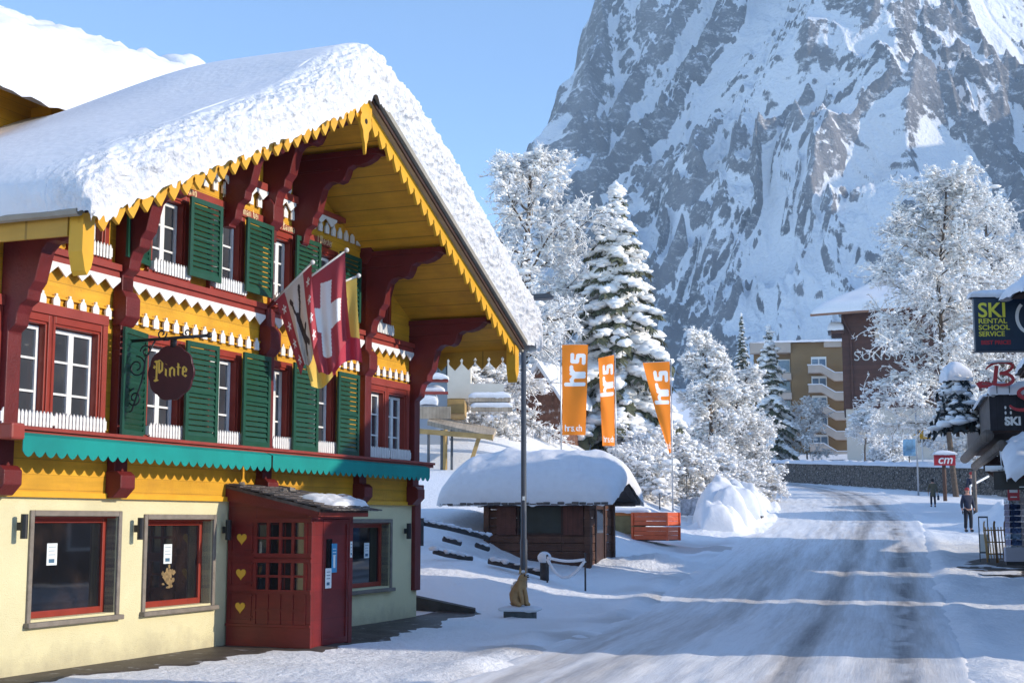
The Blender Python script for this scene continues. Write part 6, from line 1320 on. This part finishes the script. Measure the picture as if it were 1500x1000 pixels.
in3 = empty('letter_sign', tuple(shopP(.5, -.05, 4.0)), SR, 'small white letters SKI on the dark balcony front', 'sign'); textmesh('lettering', 'SKI', .32, M_wht, in3, (.1, -.02, 0), (R(90), 0, 0), .01, .014)
# ski rental sign board
k0 = Vector((12.55, 38.0, 0)); sk = empty('rental_sign', (14.25, 38.1, gz(14.25, 38.1)), R(-6), 'dark blue hanging sign board reading SKI RENTAL SCHOOL SERVICE in yellow, snow on top', 'sign'); sb = Vector(sk.location)
mb = MB(); mb.tube([(.32, .1, -.5), (.32, .1, 7.75)], .07, 10); mb.bar((.3, .1, 7.62), (-1.5, .1, 7.62), .07); mb.build('pole', M_iron, sk)
zt0, zt1 = zt(513, 38) - sb.z, zt(433, 38) - sb.z
mb = MB(); mb.box((-1.72, -.12, zt0), (.2, .08, zt1)); bd = mb.build('board', mat('sign_navy', (.012, .028, .055), .3, .15, 4), sk, bevel=.02)
mb = MB(); mb.box((-1.75, -.13, zt1), (.22, .09, zt1 + .05)); mb.box((-1.75, -.13, zt0 - .03), (.22, .09, zt0)); mb.build('frame', M_iron, sk)
M_yl = mat('lettering_yellow', (.72, .66, .06), .5, .04, 8); xL = -1.62; hh = zt1 - zt0
for s_t, sz, zz, sx_ in (('SKI', .55, .745, 1.0), ('RENTAL', .185, .55, 1.12), ('SCHOOL', .185, .43, 1.10), ('SERVICE', .185, .31, 1.02)): textmesh('lettering', s_t, sz, M_yl, bd, (xL, -.126, zt0 + hh * zz), (R(90), 0, 0), .003, sz * .02, align='LEFT', sx=sx_)
textmesh('lettering', 'BEST PRICE!', .15, M_cm, bd, (xL + .05, -.126, zt0 + hh * .15), (R(90), 0, 0), .003, .006, align='LEFT')
mb = MB(); ribbon(mb, [(-.28 + .32 * math.cos(a), zt0 + hh * .62 + .42 * math.sin(a)) for a in np.linspace(2.2, 4.4, 16)], .09, .004); q = mb.build('swirl', M_wht, bd); q.location = (0, -.128, 0)
pillow('snow_cap', sk, -1.82, .3, -.2, .2, lambda x, y: zt1 + .045 + 0 * x, .17, 6, (60, 16), pw=6, rough=.04, lip=.05)
o = empty('roof_corner', (at(1533, 36.5), 36.5, zt(450, 36.5)), 0, 'snow-covered roof corner jutting in above the ski rental sign', 'roof')
mb = MB(); mb.prism([(-.35, .42), (2.2, .42), (2.2, 1.5), (.5, 1.5)], 1, -.4, 1.2); mb.build('eave', M_oldd, o); pillow('snow', o, -.65, 2.3, -.5, 1.3, lambda x, y: .42 + np.clip(x + .3, 0, 2) * .75, .55, 4, (30, 24), pw=3, rough=.05)
mb = MB(); mb.box((1.0, .2, -10), (1.2, .4, .6)); mb.build('post', M_oldd, o)
# ------------------------------------------------------------------ goods in front of the shop
def rack(x, y, label, w, h, m1, seed):
    o = empty('postcard_rack', tuple(shopP(x, y, .05)), SR, label, 'rack', 'postcard racks outside the ski shop'); rs = random.Random(seed); mb = MB(); mb.tube([(0, 0, 0), (0, 0, h)], .025, 8)
    for k in range(4): a = k * 1.57 + .5; mb.tube([(0, 0, .06), (.3 * math.cos(a), .3 * math.sin(a), .02)], .018, 6)
    mb.build('stand', M_blk, o)
    for r_ in range(int((h - .35) / .17)):
        mb = MB(); z = .32 + r_ * .17
        for k in range(4):
            a = k * math.pi / 2 + .4; c, s = math.cos(a), math.sin(a)
            mb.add([(c * w - s * w * .8, s * w + c * w * .8, z), (c * w + s * w * .8, s * w - c * w * .8, z), (c * w * .9 + s * w * .8, s * w * .9 - c * w * .8, z + .165), (c * w * .9 - s * w * .8, s * w * .9 + c * w * .8, z + .165)], [(0, 1, 2, 3)])
        mb.build('card_tier', m1[rs.randrange(len(m1))], o)
    return o
cards = [mat('cards_%s' % n, c, .35, .7, 16) for n, c in (('blue', (.07, .12, .26)), ('white', (.42, .46, .52)), ('sky', (.18, .28, .42)), ('navy', (.03, .05, .13)))]
dark = [mat('cards_%s' % n, c, .4, .7, 16) for n, c in (('slate', (.03, .035, .05)), ('ink', (.018, .02, .035)), ('grey', (.09, .09, .11)))]
rack(.62, 1.7, 'tall revolving rack of blue and white picture postcards by the shop', .20, 1.95, cards, 1); rack(1.05, 1.1, 'dark revolving rack at the right edge beside the blue postcards', .22, 1.9, dark, 2)
o = empty('grey_box', tuple(shopP(.55, .9, .0)), SR + .1, 'plain pale grey box standing at the foot of the postcard rack', 'box'); mb = MB(); mb.box((-.26, -.15, .1), (.26, .15, .50)); mb.build('body', mat('box_grey', (.36, .37, .44), .6, .05, 4), o, bevel=.015); mb = MB(); mb.box((-.24, -.13, 0), (.24, .13, .1)); mb.build('base', M_blk, o)
o = empty('red_poster', tuple(shopP(.6, .9, 2.02)), SR, 'small red poster clipped above the postcard rack', 'poster'); mb = MB(); mb.box((-.16, -.01, -.2), (.16, .01, .2)); b = mb.build('sheet', mat('poster_red', (.42, .05, .06), .6), o); textmesh('print', 'SALE', .12, M_pap, b, (0, -.013, .02), (R(90), 0, 0), .001) if False else None
mb = MB(); mb.box((-.11, -.0125, .02), (.11, -.0105, .10)); mb.box((-.09, -.0125, -.12), (.09, -.0105, -.09)); mb.build('print', M_pap, o)
def sled(x, y, lean, label, m):
    o = empty('wooden_sled', tuple(shopP(x, y, .03)), SR + R(20), label, 'sled', 'wooden sleds leaning at the shop')
    for s in (-1, 1):
        mb = MB(); mb.tube([(s * .16, 0, 0), (s * .16, .02, .5), (s * .16, .05, .95), (s * .16, 0, 1.15), (s * .16, -.05, 1.2)], .022, 7); mb.build('runner', m, o, True)
    mb = MB(); 
    for z in (.25, .6, .95): mb.bar((-.17, .03, z), (.17, .03, z), .05, .03)
    mb.build('crossbar', m, o); mb = MB()
    for x_ in (-.09, 0, .09): mb.bar((x_, .08, .12), (x_, .10, 1.05), .05, .015)
    mb.build('seat_slat', m, o); o.rotation_euler = (R(-lean), 0, SR + R(20)); return o
M_sl = mat('ash_wood', (.46, .28, .10), .5, .15, 4); sled(.06, 2.6, 8, 'wooden sled leaning upright, the one nearest the road', M_sl); sled(.30, 2.2, 6, 'wooden sled leaning between the first sled and the postcards', mat('ash_wood_dark', (.22, .12, .05), .5, .15, 4))
o = empty('board_stand', tuple(shopP(-.15, 3.0, .03)), SR, 'narrow dark framed board with a white panel standing beside the sleds', 'board'); mb = MB()
for q in ((-.14, -.11, 0, 1.35), (.11, .14, 0, 1.35), (-.11, .11, 1.3, 1.35), (-.11, .11, .25, .3)): mb.box((q[0], -.02, q[2]), (q[1], .02, q[3]))
mb.build('frame', M_iron, o); mb = MB(); mb.box((-.11, -.008, .3), (.11, .008, .82)); mb.build('panel', M_pap, o)
pl_ = [(12.6, 38.6), (14.6, 37.4), (18, 38), (18, 45), (14.6, 44.6), (13.2, 42.5), (12.5, 40.5)]; mb = MB(); mb.add([(x, y, gz(x, y) + .05) for x, y in pl_], [tuple(range(len(pl_)))]); tag(mb.build('shop_paving', M_pave), kind='structure')
# poles of the stair beyond the shop
for i, (px, p0, p1, y, lab, m, r) in enumerate(((1424, 690, 742, 64, 'grey post in front of the half-hidden person', M_gwood, .10),)):
    mb = MB(); h_ = (p1 - p0) / 2083 * y; mb.tube([(0, 0, -.4), (0, 0, h_)], r, 8); o = mb.build('post', m, loc=tuple(pt(px, p1, y))); tag(o, lab, 'post')
o = empty('stair_railing', tuple(pt(1418, 712, 65)), 0, 'white handrail rising behind the grey post', 'railing'); mb = MB(); q = pt(1445, 698, 66) - pt(1418, 712, 65); mb.tube([(0, 0, 0), tuple(q)], .05, 7); mb.tube([(0, 0, 0), (0, 0, -1)], .04, 6); mb.build('rail', M_wht, o)

rs_ = random.Random(9); bk = empty('snow_bank', (9.0, 66, gz(9.0, 66)), 0, 'bank of ploughed snow blocks along the left road edge past the orange crates', 'snow bank'); bo = Vector(bk.location)
for i in range(11):
    y = 58.5 + i * 1.9 + rs_.uniform(-.5, .5); x = float(rxc(y) - rhw(y)) - 1.35 + rs_.uniform(-.5, .4); w_, d_, h_ = rs_.uniform(.6, 1.2), rs_.uniform(.8, 1.5), rs_.uniform(.55, 1.25)
    o = pillow('snow_block', bk, x - w_ - bo.x, x + w_ - bo.x, y - d_ - bo.y, y + d_ - bo.y, lambda X, Y, z=gz(x, y) - .85 - bo.z: z + 0 * X, h_ + .75, i, (26, 26), pw=3, rough=.16, fs=1.5, q=.5)
# ------------------------------------------------------------------ people
def person(x, y, z, rz, H, label, jacket, trousers, hat=None, coat=False, hair=None, bag=False, arms=.16, stride=.05):
    o = empty('person', (x, y, z), rz, label, 'person'); k = H / 1.78
    def J(*a): return tuple(v * k for v in a)
    # pelvis, spine, neck, head; legs; arms (y negative = facing)
    j = [J(0, 0, .95, .115), J(0, .01, 1.12, .11), J(0, .0, 1.32, .13), J(0, 0, 1.46, .085), J(0, 0, 1.53, .052), J(0, -.015, 1.62, .085), J(0, -.015, 1.70, .082)]; e = [(0, 1), (1, 2), (2, 3), (3, 4), (4, 5), (5, 6)]
    for s in (-1, 1):
        n = len(j); j += [J(s * .09, 0, .88, .085), J(s * .10, -.02 - s * stride, .50, .06), J(s * .10, .02 - s * stride * 1.6, .09, .042), J(s * .105, -.10 - s * stride * 1.6, .04, .04)]; e += [(0, n), (n, n + 1), (n + 1, n + 2), (n + 2, n + 3)]
        n = len(j); j += [J(s * .17, .0, 1.41, .062), J(s * (.17 + arms * .45), .03, 1.14, .045), J(s * (.17 + arms * .6), -.03, .90, .034), J(s * (.17 + arms * .6), -.04, .84, .036)]; e += [(3, n), (n, n + 1), (n + 1, n + 2), (n + 2, n + 3)]
    skin_body('body', j, e, M_skin, o)
    jj = [J(0, 0, .90 if not coat else .62, .15 if not coat else .19), J(0, 0, .98, .15), J(0, .01, 1.14, .155), J(0, .0, 1.32, .17), J(0, 0, 1.46, .10)]; ee = [(0, 1), (1, 2), (2, 3), (3, 4)]
    for s in (-1, 1): n = len(jj); jj += [J(s * .18, .0, 1.41, .082), J(s * (.18 + arms * .45), .03, 1.14, .066), J(s * (.18 + arms * .6), -.03, .93, .055)]; ee += [(3, n), (n, n + 1), (n + 1, n + 2)]
    skin_body('coat' if coat else 'jacket', jj, ee, jacket, o)
    jj = [J(0, 0, .95, .13)]; ee = []
    for s in (-1, 1): n = len(jj); jj += [J(s * .09, 0, .84, .10), J(s * .10, -.02 - s * stride, .50, .078), J(s * .10, .02 - s * stride * 1.6, .12, .068)]; ee += [(0, n), (n, n + 1), (n + 1, n + 2)]
    skin_body('trousers', jj, ee, trousers, o)
    for s in (-1, 1):
        mb = MB(); q = J(s * .105, -.05 - s * stride * 1.6, .05); mb.ball(q, (.055, .15, .06), 0, 10, 7); mb.build('boot', M_blk, o, True)
        hxp = s * (.17 + arms * .6); mb = MB(); mb.ball(J(hxp, -.04, .80), (.02, .04, .05), 0, 8, 6)
        for f in range(4): mb.tube([J(hxp, -.065 + f * .018, .78), J(hxp - s * .006, -.068 + f * .018, .745 - .004 * (f in (1, 2))), J(hxp - s * .018, -.066 + f * .018, .715 - .008 * (f in (1, 2)))], .0085, 6)
        mb.tube([J(hxp, -.07, .815), J(hxp - s * .01, -.092, .785), J(hxp - s * .012, -.094, .765)], .0095, 6); mb.build('hand', M_skin if coat else M_blk, o, True)
        mb = MB(); mb.ball(J(s * .03, -.092, 1.655), (.011, .007, .008), 0, 7, 5); mb.build('eye', M_dk, o); mb = MB(); mb.ball(J(s * .082, 0, 1.64), (.012, .02, .03), 0, 7, 5); mb.build('ear', M_skin, o)
    mb = MB(); mb.ball(J(0, -.105, 1.63), (.014, .02, .022), 0, 7, 5); mb.build('nose', M_skin, o); mb = MB(); mb.ball(J(0, -.093, 1.585), (.028, .008, .006), 0, 7, 5); mb.build('mouth', M_rcap, o)
    mb = MB(); mb.ball(J(0, .005, 1.695), (.102, .11, .085), 0, 14, 9); mb.ball(J(0, .03, 1.64), (.098, .085, .09), 0, 12, 8) if hair else None
    if hat: mb.tube([J(0, 0, 1.665), J(0, 0, 1.70)], .108, 14)
    mb.build('cap' if hat else 'hair', hat or hair, o, True)
    if bag: mb = MB(); mb.prism([(-.17, .42), (.17, .42), (.14, .70), (-.14, .70)], 0, -.36, -.27); mb.tube([(-.315, -.07, .70), (-.315, -.05, .80), (-.315, .05, .80), (-.315, .07, .70)], .012, 6); b = mb.build('handbag', M_navy, None, bevel=.02); b.matrix_world = Matrix.Translation((x, y, z)) @ Matrix.Rotation(rz, 4, 'Z'); tag(b, 'dark shopping bag carried by the person in the olive coat', 'bag')
    return o
person(at(1413, 60), 60, gz(at(1413, 60), 60) - .02, R(8), 1.86, 'person walking towards us in a navy jacket, black trousers and red cap', M_navy, M_trou, M_rcap, stride=.02, arms=.13)
person(at(1363, 88), 88, gz(at(1363, 88), 88) - .02, R(172), 1.74, 'person walking away in a long olive coat carrying a dark bag', M_olive, M_navy, None, True, mat('dark_hair', (.03, .02, .015), .7), True, stride=.05)
person(at(1420, 67), 67, zt(747, 67), R(200), 1.8, 'person in dark clothes and red hat half hidden by the grey post', M_navy, M_trou, M_rcap, stride=.04)

# ------------------------------------------------------------------ the valley's air
mb = MB(); mb.box((-930, -75, -6), (1120, 1480, 760)); hz_o = mb.build('haze', [], None); tag(hz_o, kind='stuff')
hm = bpy.data.materials.new('valley_air'); hm.use_nodes = True; hn = hm.node_tree; hn.nodes.remove(hn.nodes['Principled BSDF']); pv = hn.nodes.new('ShaderNodeVolumePrincipled')
pv.inputs['Color'].default_value = (.55, .76, 1, 1); pv.inputs['Density'].default_value = .00023; pv.inputs['Anisotropy'].default_value = .1
hn.links.new(pv.outputs[0], hn.nodes['Material Output'].inputs['Volume']); hz_o.data.materials.append(hm)
